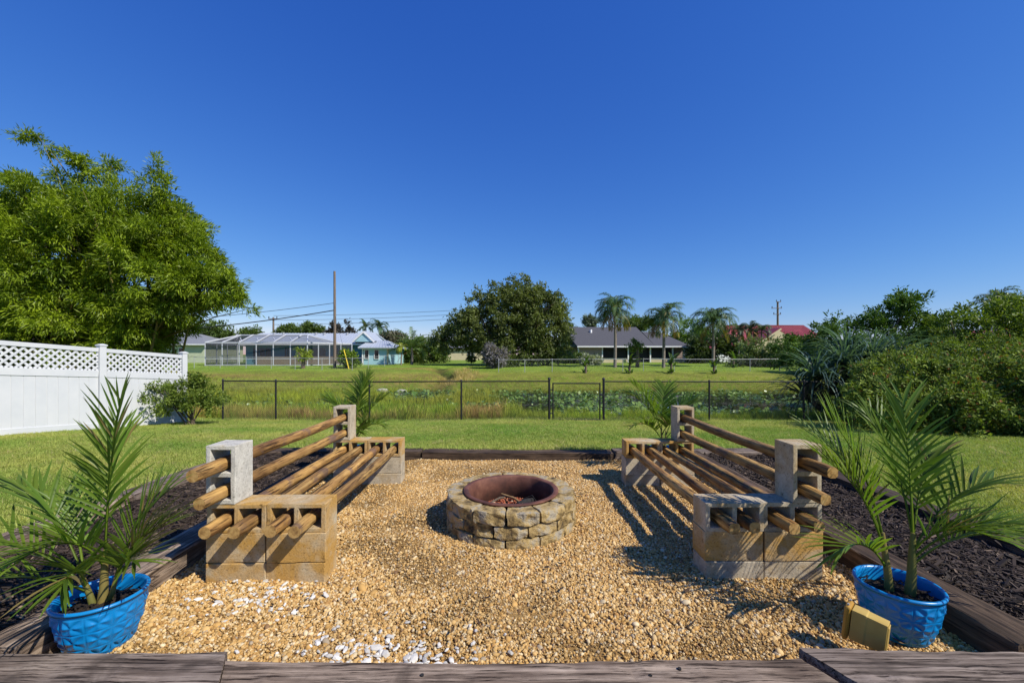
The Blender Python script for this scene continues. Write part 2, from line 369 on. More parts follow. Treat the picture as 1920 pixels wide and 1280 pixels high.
def terrain():
    xs = np.unique(np.concatenate([np.linspace(-14, 14, 113), np.linspace(-90, 90, 181), [X0 + .05, X1 - .05], -np.geomspace(95, 3000, 14), np.geomspace(95, 3000, 14)]))
    ys = np.unique(np.concatenate([np.linspace(-10, 20, 121), np.linspace(20, 64, 89), [Y0 + .05, Y1 - .05], np.geomspace(66, 4000, 24), [-60, -30]]))
    gx, gy = np.meshgrid(xs, ys); z = gz(gx, gy)
    inside = (gx > X0) & (gx < X1) & (gy > Y0) & (gy < Y1); z = np.where(inside, -0.12, z)
    z = z + np.where(gy < 12.6, 0.02 * (vnoise(gx * 1.1, gy * 1.1, 9) - 0.5), 0)
    V = np.stack([gx, gy, z], -1).reshape(-1, 3); nx = len(xs); ny = len(ys)
    i = np.arange((nx - 1) * (ny - 1)); a = (i // (nx - 1)) * nx + i % (nx - 1)
    Fc = np.stack([a, a + 1, a + nx + 1, a + nx], -1)
    lawn = np.array([.18, .26, .05]); marsh = np.array([.13, .17, .035]); bank = np.array([.22, .24, .055]); far = np.array([.20, .31, .05]); mud = np.array([.035, .03, .02])
    X = V[:, 0]; Y = V[:, 1]
    c = np.empty_like(V); c[:] = lawn
    def put(mask, col): c[mask] = col
    put(Y > 12.7, marsh); put(Y > 16.5, mud); put(Y > 28.2, bank)
    w = np.clip((Y - 37) / 5, 0, 1)[:, None] * (Y > 28.2)[:, None]; c = c * (1 - w) + far * w
    cx = -4.6 - 0.16 * (Y - 28) + 0.7 * np.sin(Y * .55); dd = .8 * (np.exp(-((X - cx) / 0.75) ** 2) * ((Y > 27) & (Y < 46)))[:, None]; c = c * (1 - dd) + np.array([.06, .05, .03]) * dd
    brown = (np.clip((vnoise(X * .12, Y * .3, 21) - .45) * 3, 0, 1) * (Y > 30) * (Y < 45) * (X < -2))[:, None] * .75 * (1 - dd); c = c * (1 - brown) + np.array([.29, .20, .08]) * brown
    o = link('ground', np_mesh('ground', V, Fc, M['ground'], c, True)); tag(o, 'sloping grass ground running from the seating area to the far yards', kind='structure')
terrain()

def water():
    m, t, bs = nodes('pond_water')
    bs.inputs['Base Color'].default_value = (0.012, 0.014, 0.010, 1); bs.inputs['Roughness'].default_value = 0.04; bs.inputs['IOR'].default_value = 1.33
    c = coords(t, (1, 0.5, 1), False); n = noise(t, c, 2.2, 4); bump(t, bs, n.outputs[0], 0.06, 0.05)
    mb = MB().poly([(-90, 14.5, -1.1), (90, 14.5, -1.1), (90, 31.5, -1.1), (-90, 31.5, -1.1)])
    tag(mb.build('water', m), 'still dark pond water beyond the black fence', kind='structure')
water()
for nm, x0, x1, z, m, lb in (('gravel_bed', -2.40, 2.50, -0.012, 'gravel_bed', 'compacted tan fines under the gravel'), ('mulch_bed', -3.75, -2.45, .055, 'mulch_bed', 'dark mulch bed on the white fence side'), ('mulch_bed', 2.52, 3.7, .055, 'mulch_bed', 'dark mulch bed on the hedge side')):
    xs = np.linspace(x0, x1, 60); ys = np.linspace(1.85, 6.05, 50); gx, gy = np.meshgrid(xs, ys)
    amp = 0.02 if nm == 'gravel_bed' else 0.05
    V = np.stack([gx, gy, z + amp * (vnoise(gx * 2.4, gy * 2.4, 5) - 0.5)], -1).reshape(-1, 3); i = np.arange(59 * 49); a = (i // 59) * 60 + i % 59
    tag(link(nm, np_mesh(nm, V, np.stack([a, a + 1, a + 61, a + 60], -1), M[m], None, True)), lb, kind='structure')

# ---------------------------------------------------------------- railroad ties
def tie(name, label, a, b, w=0.235, top=0.14, h=0.22, m='tie_dark', seed=0, ends=(0, 0), holes=()):
    """a, b: centre line ends; worn, slightly bowed beam with split ends"""
    a = Vector((*a, 0)); b = Vector((*b, 0)); L = (b - a).length; n = max(6, int(L / 0.06)); prof = []
    r = random.Random(seed)
    # profile of the section, clockwise, with rounded arrises
    k = 0.012
    for (sx, sz) in ((-1, 0), (-1, 1), (1, 1), (1, 0)):
        cx = sx * w / 2; cz = 0 if sz == 0 else -0.0
        if sz == 1:
            prof += ([(cx, -k), (cx + k * .7 * (-sx) * .45, -k * .3), (cx - sx * k, 0)] if sx < 0 else [(cx - sx * k, 0), (cx - k * .3, -k * .3), (cx, -k)])
            if sx < 0: prof += [(-w / 4, 0), (-0.01, 0), (w / 4, 0)]
        else: prof += [(cx, -h)]
    P = len(prof); V = []; Fc = []
    for i in range(n + 1):
        t = i / n; x = t * L
        for j, (py, pz) in enumerate(prof):
            e = 0.010 * (float(vnoise(x * 3 + j * 7.3, seed * 1.7, 4)) - 0.5) + 0.006 * (float(vnoise(x * 14 + j * 3.1, seed, 8)) - 0.5)
            dz = 0.014 * (float(vnoise(x * 1.1, seed * 3.3, 6)) - 0.5)
            xo = 0.0
            if i == 0: xo = ends[0] * py + r.uniform(0, 0.006)
            if i == n: xo = ends[1] * py - r.uniform(0, 0.006)
            V.append((x - L / 2 + xo, py + e * (1 if abs(py) > w / 3 else 0.3) + 0.012 * math.sin(2.2 * x + seed), pz + (e + dz if pz > -h + .01 else 0)))
    mb = MB(); fs = []
    for i in range(n):
        for j in range(P - 1): fs.append((i * P + j, i * P + j + 1, i * P + P + j + 1, i * P + P + j))
    fs = [f[::-1] for f in fs]
    mb.add(V, fs, False); mb.add(V[:P], [tuple(range(P))]); mb.add(V[-P:], [tuple(range(P - 1, -1, -1))])
    me = mb.mesh(name, M[m]); o = link(name, me); c = (a + b) / 2
    o.location = (c.x, c.y, top); o.rotation_euler = (0, 0, math.atan2(b.y - a.y, b.x - a.x))
    tag(o, label, 'railroad tie', 'railroad ties edging the seating area')
    for (hx, hy) in holes:
        hb = MB(); pts = [(hx + 0.008 * math.cos(q), hy + 0.008 * math.sin(q), 0.0045) for q in np.linspace(0, 6.283, 9)[:-1]]
        hb.tube([(hx, hy, -0.004), (hx, hy, 0.006)], 0.008, 8); link('bolt_hole', hb.mesh('bolt_hole', M['char']), o)
    return o
tie('railroad_tie', 'front tie under the potted palm on the white fence side', (-3.85, 1.785), (-1.245, 1.785), top=.14, m='tie_grey', seed=1, ends=(0, -.5))
tie('railroad_tie', 'front tie with bolt holes directly facing the fire pit', (-1.225, 1.735), (1.36, 1.75), top=.135, m='tie_grey', seed=2, ends=(-.5, -.45), holes=((.52, .02), (.14, -.05), (.66, .06), (-.45, .03)))
tie('railroad_tie', 'pale front tie just before the tan floodlight', (1.375, 1.80), (3.86, 1.80), top=.15, m='tie_pale', seed=3, ends=(-.45, 0))
tie('railroad_tie', 'inner tie of white fence side beside the front potted palm', (-2.41, 1.93), (-2.42, 3.95), seed=4, m='tie_grey')
tie('railroad_tie', 'inner tie of white fence side behind the bench, reaching the back tie', (-2.42, 3.97), (-2.42, 5.92), seed=5)
tie('railroad_tie', 'inner tie of hedge side beside the front potted palm', (2.495, 1.95), (2.50, 4.1), seed=6)
tie('railroad_tie', 'inner tie of hedge side behind the bench, reaching the back tie', (2.50, 4.12), (2.50, 5.92), seed=7)
tie('railroad_tie', 'outer tie of white fence side mulch bed, front half', (-3.78, 1.93), (-3.78, 4.02), seed=8, m='tie_grey')
tie('railroad_tie', 'outer tie of white fence side mulch bed, back half', (-3.77, 4.04), (-3.76, 5.92), seed=9, m='tie_grey')
tie('railroad_tie', 'outer tie of hedge side mulch bed, front half', (3.71, 1.95), (3.72, 3.32), seed=10)
tie('railroad_tie', 'outer tie of hedge side mulch bed, back half', (3.72, 3.34), (3.72, 5.92), seed=11)
tie('railroad_tie', 'back tie behind the bench near the white fence', (-3.88, 6.06), (-1.31, 6.06), seed=12, top=.115)
tie('railroad_tie', 'back tie directly behind the fire pit', (-1.29, 6.06), (1.45, 6.05), seed=13, top=.10)
tie('railroad_tie', 'back tie behind the bench near the hedge', (1.47, 6.06), (3.84, 6.06), seed=14, top=.115, m='tie_grey')
# ---------------------------------------------------------------- block benches
BL, BH = 0.390, 0.194
def block_mesh():
    xs = [-BL / 2, -BL / 2 + .030, -.016, .016, BL / 2 - .030, BL / 2]; zs = [-BH / 2, -BH / 2 + .030, BH / 2 - .030, BH / 2]
    bm = bmesh.new(); D = BH / 2; cache = {}
    def v(x, y, z):
        k = (round(x, 4), round(y, 4), round(z, 4))
        if k not in cache: cache[k] = bm.verts.new((x, y, z))
        return cache[k]
    hole = lambda i, j: j == 1 and i in (1, 3)
    def tp(x, z, y):                                     # cores are a little narrower at the far end
        ix = xs.index(x); iz = zs.index(z)
        if y > 0 and 0 < ix < 5 and 0 < iz < 3: return (x + (.006 if ix in (1, 3) else -.006), z + (.005 if iz == 1 else -.005))
        return (x, z)
    def q(pts): bm.faces.new([v(tp(x, z, y)[0], y, tp(x, z, y)[1]) for x, y, z in pts])
    for i in range(5):
        for j in range(3):
            a, b, c, d = xs[i], xs[i + 1], zs[j], zs[j + 1]
            if not hole(i, j):
                q([(a, -D, c), (b, -D, c), (b, -D, d), (a, -D, d)]); q([(a, D, d), (b, D, d), (b, D, c), (a, D, c)])
            else:
                q([(a, -D, c), (a, D, c), (a, D, d), (a, -D, d)][::-1]); q([(b, -D, c), (b, D, c), (b, D, d), (b, -D, d)])
                q([(a, -D, c), (b, -D, c), (b, D, c), (a, D, c)]); q([(a, -D, d), (b, -D, d), (b, D, d), (a, D, d)][::-1])
        a, b = xs[i], xs[i + 1]
        q([(a, -D, zs[0]), (a, D, zs[0]), (b, D, zs[0]), (b, -D, zs[0])]); q([(a, -D, zs[3]), (b, -D, zs[3]), (b, D, zs[3]), (a, D, zs[3])])
    for j in range(3):
        c, d = zs[j], zs[j + 1]
        q([(xs[0], -D, c), (xs[0], -D, d), (xs[0], D, d), (xs[0], D, c)]); q([(xs[5], -D, c), (xs[5], D, c), (xs[5], D, d), (xs[5], -D, d)])
    bmesh.ops.recalc_face_normals(bm, faces=bm.faces)
    ed = [e for e in bm.edges if e.calc_face_angle(0) > 0.6]
    bmesh.ops.bevel(bm, geom=ed, offset=0.0055, segments=2, affect='EDGES', profile=0.6)
    r = random.Random(5)
    for vv in bm.verts: vv.co += Vector((r.uniform(-1, 1), r.uniform(-1, 1), r.uniform(-1, 1))) * 0.0009
    me = bpy.data.meshes.new('concrete_block'); bm.to_mesh(me); bm.free(); me.materials.append(M['conc_tan']); return me
BLOCK = block_mesh()
def block(parent, loc, rot, m, seed):
    r = random.Random(seed); o = link('concrete_block', BLOCK, parent)
    o.location = Vector(loc) + Vector((r.uniform(-.003, .003), r.uniform(-.005, .005), 0))
    o.rotation_euler = Euler((rot[0], rot[1], rot[2] + r.uniform(-.018, .018)))
    o.material_slots[0].link = 'OBJECT'; o.material_slots[0].material = M[m]
    return o
def timber(parent, a, b, rad, seed, flat):
    r = random.Random(seed); a = Vector(a); b = Vector(b); L = (b - a).length; n = 30; K = 16; V = []; mb = MB()
    for i in range(n + 1):
        t = i / n; y = t * L
        for k in range(K):
            q = 2 * math.pi * k / K; c, s_ = math.cos(q), math.sin(q)
            rr = rad * (1 + .07 * (float(vnoise(y * 3.1, k * .5 + seed, 2)) - .5) + .09 * (float(vnoise(y * 1.3, seed * 5.1, 3)) - .5) + .05 * (float(vnoise(y * 9, (k % 16) * .9, seed)) - .5))
            x = c * rr; z = s_ * rr
            x = max(-rad * flat, min(rad * flat, x)); z = max(-rad * flat * 1.02, min(rad * flat * 1.02, z))
            k2 = 1 - (.10 if i in (0, n) else 0)
            yy = y + (0.006 if i == 0 else 0) * 0
            V.append((x * k2 + .006 * math.sin(3 * y + seed), yy, z * k2 + .004 * math.sin(2.3 * y + 2 * seed)))
            if i == 0: V[-1] = (V[-1][0], -.004, V[-1][2])
    fs = [(i * K + k, i * K + (k + 1) % K, (i + 1) * K + (k + 1) % K, (i + 1) * K + k) for i in range(n) for k in range(K)]
    mb.add(V, [f[::-1] for f in fs], True)
    me = mb.mesh('timber_post', M['post_wood']); o = link('timber_post', me, parent)
    link('end_grain', MB().add(V[:K], [tuple(range(K))]).mesh('end_grain', M['post_end']), o); link('end_grain', MB().add(V[-K:], [tuple(range(K - 1, -1, -1))]).mesh('end_grain', M['post_end']), o)
    o.location = a; d = (b - a).normalized(); o.rotation_euler = d.to_track_quat('Y', 'Z').to_euler()
    return o
def bench(label, x_in, side, y_near, y_far, rz, mats, seed):
    """side = -1: backrest on the -X side. local X runs from the inner edge outwards"""
    root = thing('block_bench', label, 'bench', (x_in, y_near, 0), 'benches of concrete blocks and timber posts', rz)
    Ly = y_far - y_near; H = math.pi / 2; top = 0.505; k = 0
    for e, y in enumerate((BH / 2, Ly + BH / 2)):
        for c in range(2):
            x = side * (BL / 2 + c * (BL + .006))
            for lv in range(2):
                k += 1; block(root, (x, y, top - BH * (2.5 - lv) - .004 * (1 - lv)), (H, 0, 0), mats[(k + seed) % len(mats)] if e == 0 else 'conc_mid', seed * 50 + k)
            k += 1; block(root, (x, y + (.004 if c else 0), top - BH / 2), (0, 0, 0), 'conc_tan' if side < 0 or e == 1 else 'conc_mid', seed * 50 + k)
        k += 1; block(root, (side * (2 * BL + .006 - BH / 2 - .004), y, top + BL / 2 + .001), (0, H, 0), 'conc_grey' if (e == 0 and side < 0) else 'conc_mid', seed * 50 + k)
    r = random.Random(seed); pr = 0.155 if side < 0 else .115; fl = .94 if side < 0 else .86
    holes = [.030 + .0745, .016 + BL / 2 + .0745, BL + .006 + .03 + .0745, BL + .006 + BL / 2 + .016 + .0745]
    for i, hx in enumerate(holes):
        j = r.uniform(-.018, .018); z = top - BH + .030 + .0455
        timber(root, (side * hx + j, -pr - r.uniform(-.02, .02), z), (side * hx - j, Ly + BH + .05, z), .0445, seed * 10 + i, fl)
    for i, hz in enumerate((top + .030 + .0445, top + BL / 2 + .016 + .0445)):
        x = side * (2 * BL + .006 - BH / 2 - .004)
        timber(root, (x + side * .012, -pr - .03 - .05 * (i == 1), hz), (x - side * .01, Ly + BH + .05, hz + .004), .0425, seed * 10 + 5 + i, fl)
    return root
bench('block bench on the white fence side, grey upright block, backrest toward the white fence', -1.246, -1, 2.776, 4.85, R(1.3), ['conc_tan', 'conc_mid', 'conc_tan'], 1)
bench('block bench on the hedge side with palm leaf shadows on its blocks', 1.295, 1, 2.79, 4.77, R(-0.3), ['conc_mid', 'conc_tan', 'conc_mid'], 2)

# ---------------------------------------------------------------- fire pit
def fire_pit(cx, cy):
    root = thing('fire_pit', 'round fire pit of tumbled stone blocks with a rusty steel ring', 'fire pit', (cx, cy, 0))
    Ro, Ri, n, H = .585, .425, 13, .102; pitch = 2 * math.pi / n
    def stone(seed):
        r = random.Random(seed); bm = bmesh.new(); g = {}
        A, B, C = 10, 6, 6
        half = pitch * (.478 + r.uniform(-.012, .010))
        def pos(i, j, k):
            th = -half + 2 * half * i / A; rr = Ri + (Ro - Ri) * j / B; z = H * (k / C - .5) * .97
            return Vector((rr * math.sin(th), rr * math.cos(th) - (Ri + Ro) / 2, z))
        for i in range(A + 1):
            for j in range(B + 1):
                for k in range(C + 1):
                    if i in (0, A) or j in (0, B) or k in (0, C):
                        p = pos(i, j, k)
                        # rounded tumbled edges: pull in where two or three limits meet
                        ex = (i in (0, A)) + (j in (0, B)) + (k in (0, C))
                        if ex >= 2: p = p * 1.0 - Vector((p.x * .028, p.y * .045, p.z * .07)) * (ex - 1) * r.uniform(.2, 1.5)
                        q = Vector((float(vnoise(p.x * 14 + seed, p.z * 20 + seed * 3, 1)), float(vnoise(p.y * 14 + p.x * 19, p.z * 17 + seed * 7, 2)), float(vnoise(p.x * 15, p.y * 15 + seed * 5, 3)))) - Vector((.5, .5, .5))
                        g[i, j, k] = bm.verts.new(p + Vector((q.x * .010, q.y * .030 * (1 if j == B else .3) + r.uniform(-.0015, .0015), q.z * .009 + r.uniform(-.001, .001))))
        def quad(a, b, c, d): bm.faces.new([g[a], g[b], g[c], g[d]])
        for i in range(A):
            for j in range(B):
                for k in (0, C): quad((i, j, k), (i + 1, j, k), (i + 1, j + 1, k), (i, j + 1, k))
            for k in range(C):
                for j in (0, B): quad((i, j, k), (i + 1, j, k), (i + 1, j, k + 1), (i, j, k + 1))
        for j in range(B):
            for k in range(C):
                for i in (0, A): quad((i, j, k), (i, j + 1, k), (i, j + 1, k + 1), (i, j, k + 1))
        bmesh.ops.recalc_face_normals(bm, faces=bm.faces)
        me = bpy.data.meshes.new('stone'); bm.to_mesh(me); bm.free(); me.materials.append(M['stone'])
        me.polygons.foreach_set('use_smooth', [False] * len(me.polygons)); return me
    kinds = [stone(s) for s in range(8)]; r = random.Random(3); rm = (Ri + Ro) / 2
    for c in range(3):
        for i in range(n):
            th = (i + (.5 if c == 1 else .15)) * pitch; rr = rm + r.uniform(-.008, .008) - (.008 if c < 2 else 0)
            o = link('stone', kinds[r.randrange(8)], root); o.location = (rr * math.sin(th), rr * math.cos(th), .265 - H * (2.5 - c) + H * 0)
            o.rotation_euler = (r.uniform(-.03, .03), r.uniform(-.02, .02), -th + r.uniform(-.02, .02))
    # steel ring: flange lying on the stones and a wall going down inside
    n = 72; prof = [(.432, .262), (.434, .272), (.428, .278), (.392, .276), (.384, .268), (.378, .20), (.372, -.02), (.384, -.02), (.392, .255), (.425, .262)]
    V = []; Fc = []
    for i in range(n):
        t = 2 * math.pi * i / n
        for (a, z) in prof: V.append((a * math.cos(t), a * math.sin(t), z))
    P = len(prof)
    for i in range(n):
        for j in range(P): Fc.append((i * P + j, i * P + (j + 1) % P, ((i + 1) % n) * P + (j + 1) % P, ((i + 1) % n) * P + j))
    link('steel_ring', np_mesh('steel_ring', V, Fc, M['rust'], None, True), root)
    # ash floor
    mb = MB(); ring = [(.37 * math.cos(t), .37 * math.sin(t), .05) for t in np.linspace(0, 2 * math.pi, 33)[:-1]]
    mb.poly(ring); link('ash_floor', mb.mesh('ash_floor', M['char']), root)
    # lava rock
    rs = np.random.RandomState(4); k = 520; a = rs.uniform(0, 6.283, k); q = .27 * np.sqrt(rs.uniform(0, 1, k))
    pts = np.stack([cx - .01 + q * np.cos(a), cy + .02 + q * np.sin(a), .06 + .085 * (1 - (q / .30) ** 2) + rs.uniform(-.01, .012, k)], -1)
    s = rs.uniform(.007, .016, (k, 1)) * rs.uniform(.7, 1.3, (k, 3)); base = np.array([[.30, .075, .03], [.36, .14, .07], [.16, .05, .03], [.42, .3, .2]])
    scatter('lava_rock', pts, rs.uniform(0, 6.28, (k, 3)), s, rs.randint(0, 3, k), base[rs.choice(4, k, p=[.5, .27, .15, .08])], [lump(70 + i, (1, .8, .7), .35, 1, M['inst_stone'], 'lava_rock', False) for i in range(3)], 'red lava rock heaped inside the fire pit', 'lava rock')
    def stick(name, label, pts, rad, m, cat): tag(MB().tube(pts, rad, 7).build(name, M[m]), label, cat)
    stick('stick', 'longest pale dry stick slanting across the lava rock', [(cx - .09, cy + .17, .165), (cx + .03, cy + .03, .175), (cx + .12, cy - .09, .155)], [.012, .011, .008], 'stick', 'stick')
    stick('charred_log', 'short charred log lying on the lava rock beside the pale stick', [(cx + .06, cy - .10, .155), (cx + .14, cy + .03, .14), (cx + .2, cy + .12, .125)], [.028, .032, .024], 'char', 'log')
    stick('stick', 'thin dark twig bent up against the inside of the ring', [(cx + .1, cy + .12, .13), (cx + .2, cy + .08, .185), (cx + .26, cy - .04, .13)], [.005, .004, .003], 'char', 'stick')
    stick('stick', 'broken dark stick half buried in the lava rock by the ring', [(cx - .22, cy + .05, .11), (cx - .1, cy + .09, .16), (cx + .02, cy + .16, .145)], [.009, .011, .006], 'bark', 'stick')
fire_pit(-.01, 3.81)

# ---------------------------------------------------------------- palm fronds
def frond(rs, base, az, el, L, droop, nl=30, bare=.3, ll=.34, lw=.020, vee=.55, ldroop=.5, stalk=.008, segs=4, col=(.07, .14, .02), lift=.9, fold=True):
    """pinnate leaf: returns vertices, quads and colours of a rachis and its leaflets"""
    V = []; Q = []; C = []
    h = np.array([math.cos(az), math.sin(az), 0]); up = np.array([0, 0, 1.0]); side = np.array([-h[1], h[0], 0]); N = 24
    p = np.array(base, float); e = el; pts = [p.copy()]; tan = []
    for i in range(N):
        t = (i + .5) / N; e2 = el - droop * t ** 1.6; d = h * math.cos(e2) + up * math.sin(e2); tan.append(d); p = p + d * L / N; pts.append(p.copy())
    tan.append(tan[-1])
    col = np.array(col)
    for i in range(N + 1):                                # rachis: triangular tube
        d = tan[i]; nrm = np.cross(side, d); nrm = nrm / np.linalg.norm(nrm); w = stalk * (1 - .8 * i / N)
        for a in (90, 210, 330): V.append(pts[i] + (side * math.cos(R(a)) + nrm * math.sin(R(a))) * w); C.append(col * np.array([1.15, 1.05, .8]))
    for i in range(N):
        for k in range(3): a = i * 3 + k; b = i * 3 + (k + 1) % 3; Q.append((a, b, b + 3, a + 3))
    for i in range(nl):
        t = bare + (1 - bare) * (i + .5) / nl; u = t * N; k = min(int(u), N - 1); f = u - k
        o = pts[k] * (1 - f) + pts[k + 1] * f; d = tan[k]; nrm = np.cross(d, side); nrm /= np.linalg.norm(nrm)
        if nrm[2] < 0 and abs(d[2]) < .95: nrm = -nrm
        s = (t - bare) / (1 - bare); dry = rs.uniform() < .04; ln = ll * (0.55 + .9 * math.sin(math.pi * min(1, .12 + .80 * s)) * .5 + .15) * rs.uniform(.88, 1.08)
        if s > .9: ln *= .8
        for sg in (-1, 1):
            fw = lift * (.5 + .9 * s)
            d0 = side * sg + d * fw + nrm * vee * rs.uniform(.7, 1.2); d0 = d0 / np.linalg.norm(d0) + rs.normal(0, .085, 3)
            wd = np.cross(d0, nrm); wd = wd / (np.linalg.norm(wd) + 1e-6); b = len(V); q = o.copy(); c0 = col * rs.uniform(.75, 1.25) * np.array([rs.uniform(.9, 1.15), 1, 1]) if not dry else np.array([.26, .2, .07])
            dd = ldroop * rs.uniform(.7, 1.3)
            for j in range(segs + 1):
                v = j / segs; w = lw * (math.sin(math.pi * min(1, .18 + .82 * v)) ** .8 if v < 1 else .06) / 2
                nn = np.cross(wd, d0); nn = nn / (np.linalg.norm(nn) + 1e-6)
                if fold: V += [q - wd * w + nn * w * .4, q, q + wd * w + nn * w * .4]; C += [c0, c0 * .92, c0]
                else: V += [q - wd * w, q + wd * w]; C += [c0, c0]
                g = d0 * 1.0; g = g - up * dd * (v ** 1.3); q = q + g / np.linalg.norm(g) * ln / segs
            if fold:
                for j in range(segs):
                    a = b + 3 * j; Q += [(a, a + 1, a + 4, a + 3), (a + 1, a + 2, a + 5, a + 4)]
            else:
                for j in range(segs): a = b + 2 * j; Q.append((a, a + 1, a + 3, a + 2))
    return np.array(V), np.array(Q), np.array(C)

def pot_mesh(name, r_top, h):
    nu, nv = 264, 60; V = []; Fc = []; rb = r_top * .68
    def rad(v): return rb + (r_top - rb) * (1 - (1 - v) ** 1.9)
    def emb(u, v):
        if v < .06 or v > .90: return 0
        tu = u * 11; tv = (v - .06) / .84 * 2.6 + .4; a = (tu % 1) * 2 - 1; b = (tv % 1) * 2 - 1
        th = math.atan2(b, a) / (math.pi / 4); rr = min(1, max(abs(a), abs(b)))
        return .011 * (abs((th % 2) - 1) - .5) * (1 - rr ** 4) * min(1, rr * 2.5) - .0035 * (rr > .94)
    for j in range(nv + 1):
        v = j / nv
        for i in range(nu):
            t = 2 * math.pi * i / nu; q = rad(v) + emb(i / nu, v); V.append((q * math.cos(t), q * math.sin(t), h * v))
    rim = [(r_top + .006, h - .012), (r_top + .008, h), (r_top + .003, h + .007), (r_top - .007, h + .006), (r_top - .011, h - .01), (r_top * .90, h * .55), (r_top * .74, .03), (0.001, .02)]
    for (q, z) in rim:
        for i in range(nu): t = 2 * math.pi * i / nu; V.append((q * math.cos(t), q * math.sin(t), z))
    for j in range(nv + len(rim)):
        for i in range(nu): k = (i + 1) % nu; Fc.append((j * nu + i, j * nu + k, (j + 1) * nu + k, (j + 1) * nu + i))
    me = np_mesh(name, V, Fc, M['pot'], None, True); me.materials.clear(); me.materials.append(M['pot']); return me
POT = pot_mesh('pot', .186, .262)
def potted_palm(label, x, y, stems, fronds, seed, rz=0, col=(.12, .20, .022), size=.74, **kw):
    z0 = -.006; root = thing('potted_palm', label, 'potted palm', (x, y, z0), 'palms in blue pots at the corners of the gravel')
    link('pot', POT, root).rotation_euler = (0, 0, rz)
    rs = np.random.RandomState(seed); n = 34; V = [(x, y, z0 + .222)]; Fc = []
    for k, q in enumerate((.06, .12, .168)):
        for i in range(n):
            t = 2 * math.pi * i / n; V.append((x + q * math.cos(t), y + q * math.sin(t), z0 + .218 - .012 * k + rs.uniform(-.008, .010)))
    F3 = [(0, 1 + i, 1 + (i + 1) % n) for i in range(n)]
    for k in range(2):
        for i in range(n): a = 1 + k * n + i; b = 1 + k * n + (i + 1) % n; F3 += [(a, a + n, b + n), (a, b + n, b)]
    soil = np_obj('soil', V, F3, M['soil'], root, None, False)
    sd = []
    for i in range(120):                                  # bark chips on the soil
        a = rs.uniform(0, 6.283); q = .155 * math.sqrt(rs.uniform()); c = Vector((x + q * math.cos(a), y + q * math.sin(a), z0 + .217 + .01 * rs.uniform())); d = Vector((rs.normal(), rs.normal(), rs.normal() * .35)).normalized() * rs.uniform(.008, .024)
        sd.append((c - d, c + d))
    mb = MB()
    for a, b in sd: mb.bar(a, b, .007, .003)
    o = mb.build('bark_chips', M['mulch_bed'], soil); o['kind'] = 'stuff'
    for (dx, dy, lx, ly, hgt, rd) in stems:
        b = Vector((x + dx, y + dy, z0 + .19)); e = b + Vector((lx, ly, hgt))
        MB().tube([b, b.lerp(e, .35) + Vector((.004, 0, 0)), b.lerp(e, .7), e], [rd * 1.25, rd, rd * .75, rd * .5], 9).build('stem', M['culm'], root)
    for (si, az, el, L, dr, *ex) in fronds:
        dx, dy, lx, ly, hgt, rd = stems[si]; f = rs.uniform(.15, .8) if not ex else ex[0]
        b = (x + dx + lx * f, y + dy + ly * f, z0 + .19 + hgt * f)
        V, Q, C = frond(rs, b, R(az), R(el), L * size, dr, col=np.array(col) * rs.uniform(.85, 1.2), **kw)
        V[:, 2] = np.where(V[:, 2] < .02, .02 + .1 * (V[:, 2] - .02) * 0, V[:, 2])
        np_obj('frond', V, Q, M['glossy_leaf'], root, C, True)
    return root
potted_palm('potted palm in blue pot at the front corner near the white fence', -2.14, 2.17, [(.0, .0, .02, .0, .30, .020), (-.02, -.02, -.06, -.02, .24, .014), (.02, .01, .05, .02, .22, .012)],
    [(0, 80, 88, 1.13, .16, .9), (0, 120, 82, .95, .5, .8), (1, 165, 62, 1.02, 1.0, .6), (1, 192, 50, 1.0, 1.25, .5), (1, 222, 44, .9, 1.6, .4), (0, 262, 66, .6, 1.6, .7), (2, 15, 70, .46, 1.0, .7), (2, 335, 62, .36, 1.3, .6), (2, 60, 76, .60, .7, .7), (1, 145, 58, .9, 1.1, .6), (1, 300, 60, .5, 1.6, .5)], 11, lw=.0155, ll=.25, nl=17, lift=1.9, vee=.6, ldroop=.35, size=.72)
potted_palm('potted palm in blue pot at the front corner behind the tan floodlight', 2.10, 2.265, [(-.035, .01, -.03, .01, .34, .019), (.035, -.03, .02, .0, .36, .022)],
    [(1, 60, 84, 1.2, .38, .9), (0, 135, 80, 1.12, .5, .9), (0, 165, 76, .95, .8, .7), (1, 8, 56, 1.12, 1.15, .7), (1, 350, 48, .95, 1.5, .5), (0, 192, 60, .62, 1.8, .4), (1, 300, 66, .6, 1.5, .7), (1, 35, 66, 1.0, .9, .8), (0, 120, 74, 1.05, .7, .8), (1, 325, 58, .85, 1.4, .6), (1, 95, 80, 1.05, .5, .9)], 12, rz=.3, lw=.015, ll=.245, nl=17, lift=1.8, vee=.6, ldroop=.4, size=.64)
potted_palm('potted palm in blue pot behind the bench on the white fence side', -2.12, 5.55, [(.0, .0, .03, .0, .34, .018), (.02, .02, .03, .02, .3, .014)],
    [(0, 30, 84, 1.15, .35, .9), (0, 80, 80, 1.1, .5, .9), (1, 175, 68, 1.0, .9, .7), (1, 350, 60, .7, 1.5, .6), (0, 300, 62, .6, 1.6, .5), (0, 200, 72, .95, .9, .8), (1, 10, 74, .95, .8, .7)], 13, rz=.9, size=.66, nl=22, segs=3, lw=.020, ll=.26, lift=1.2)
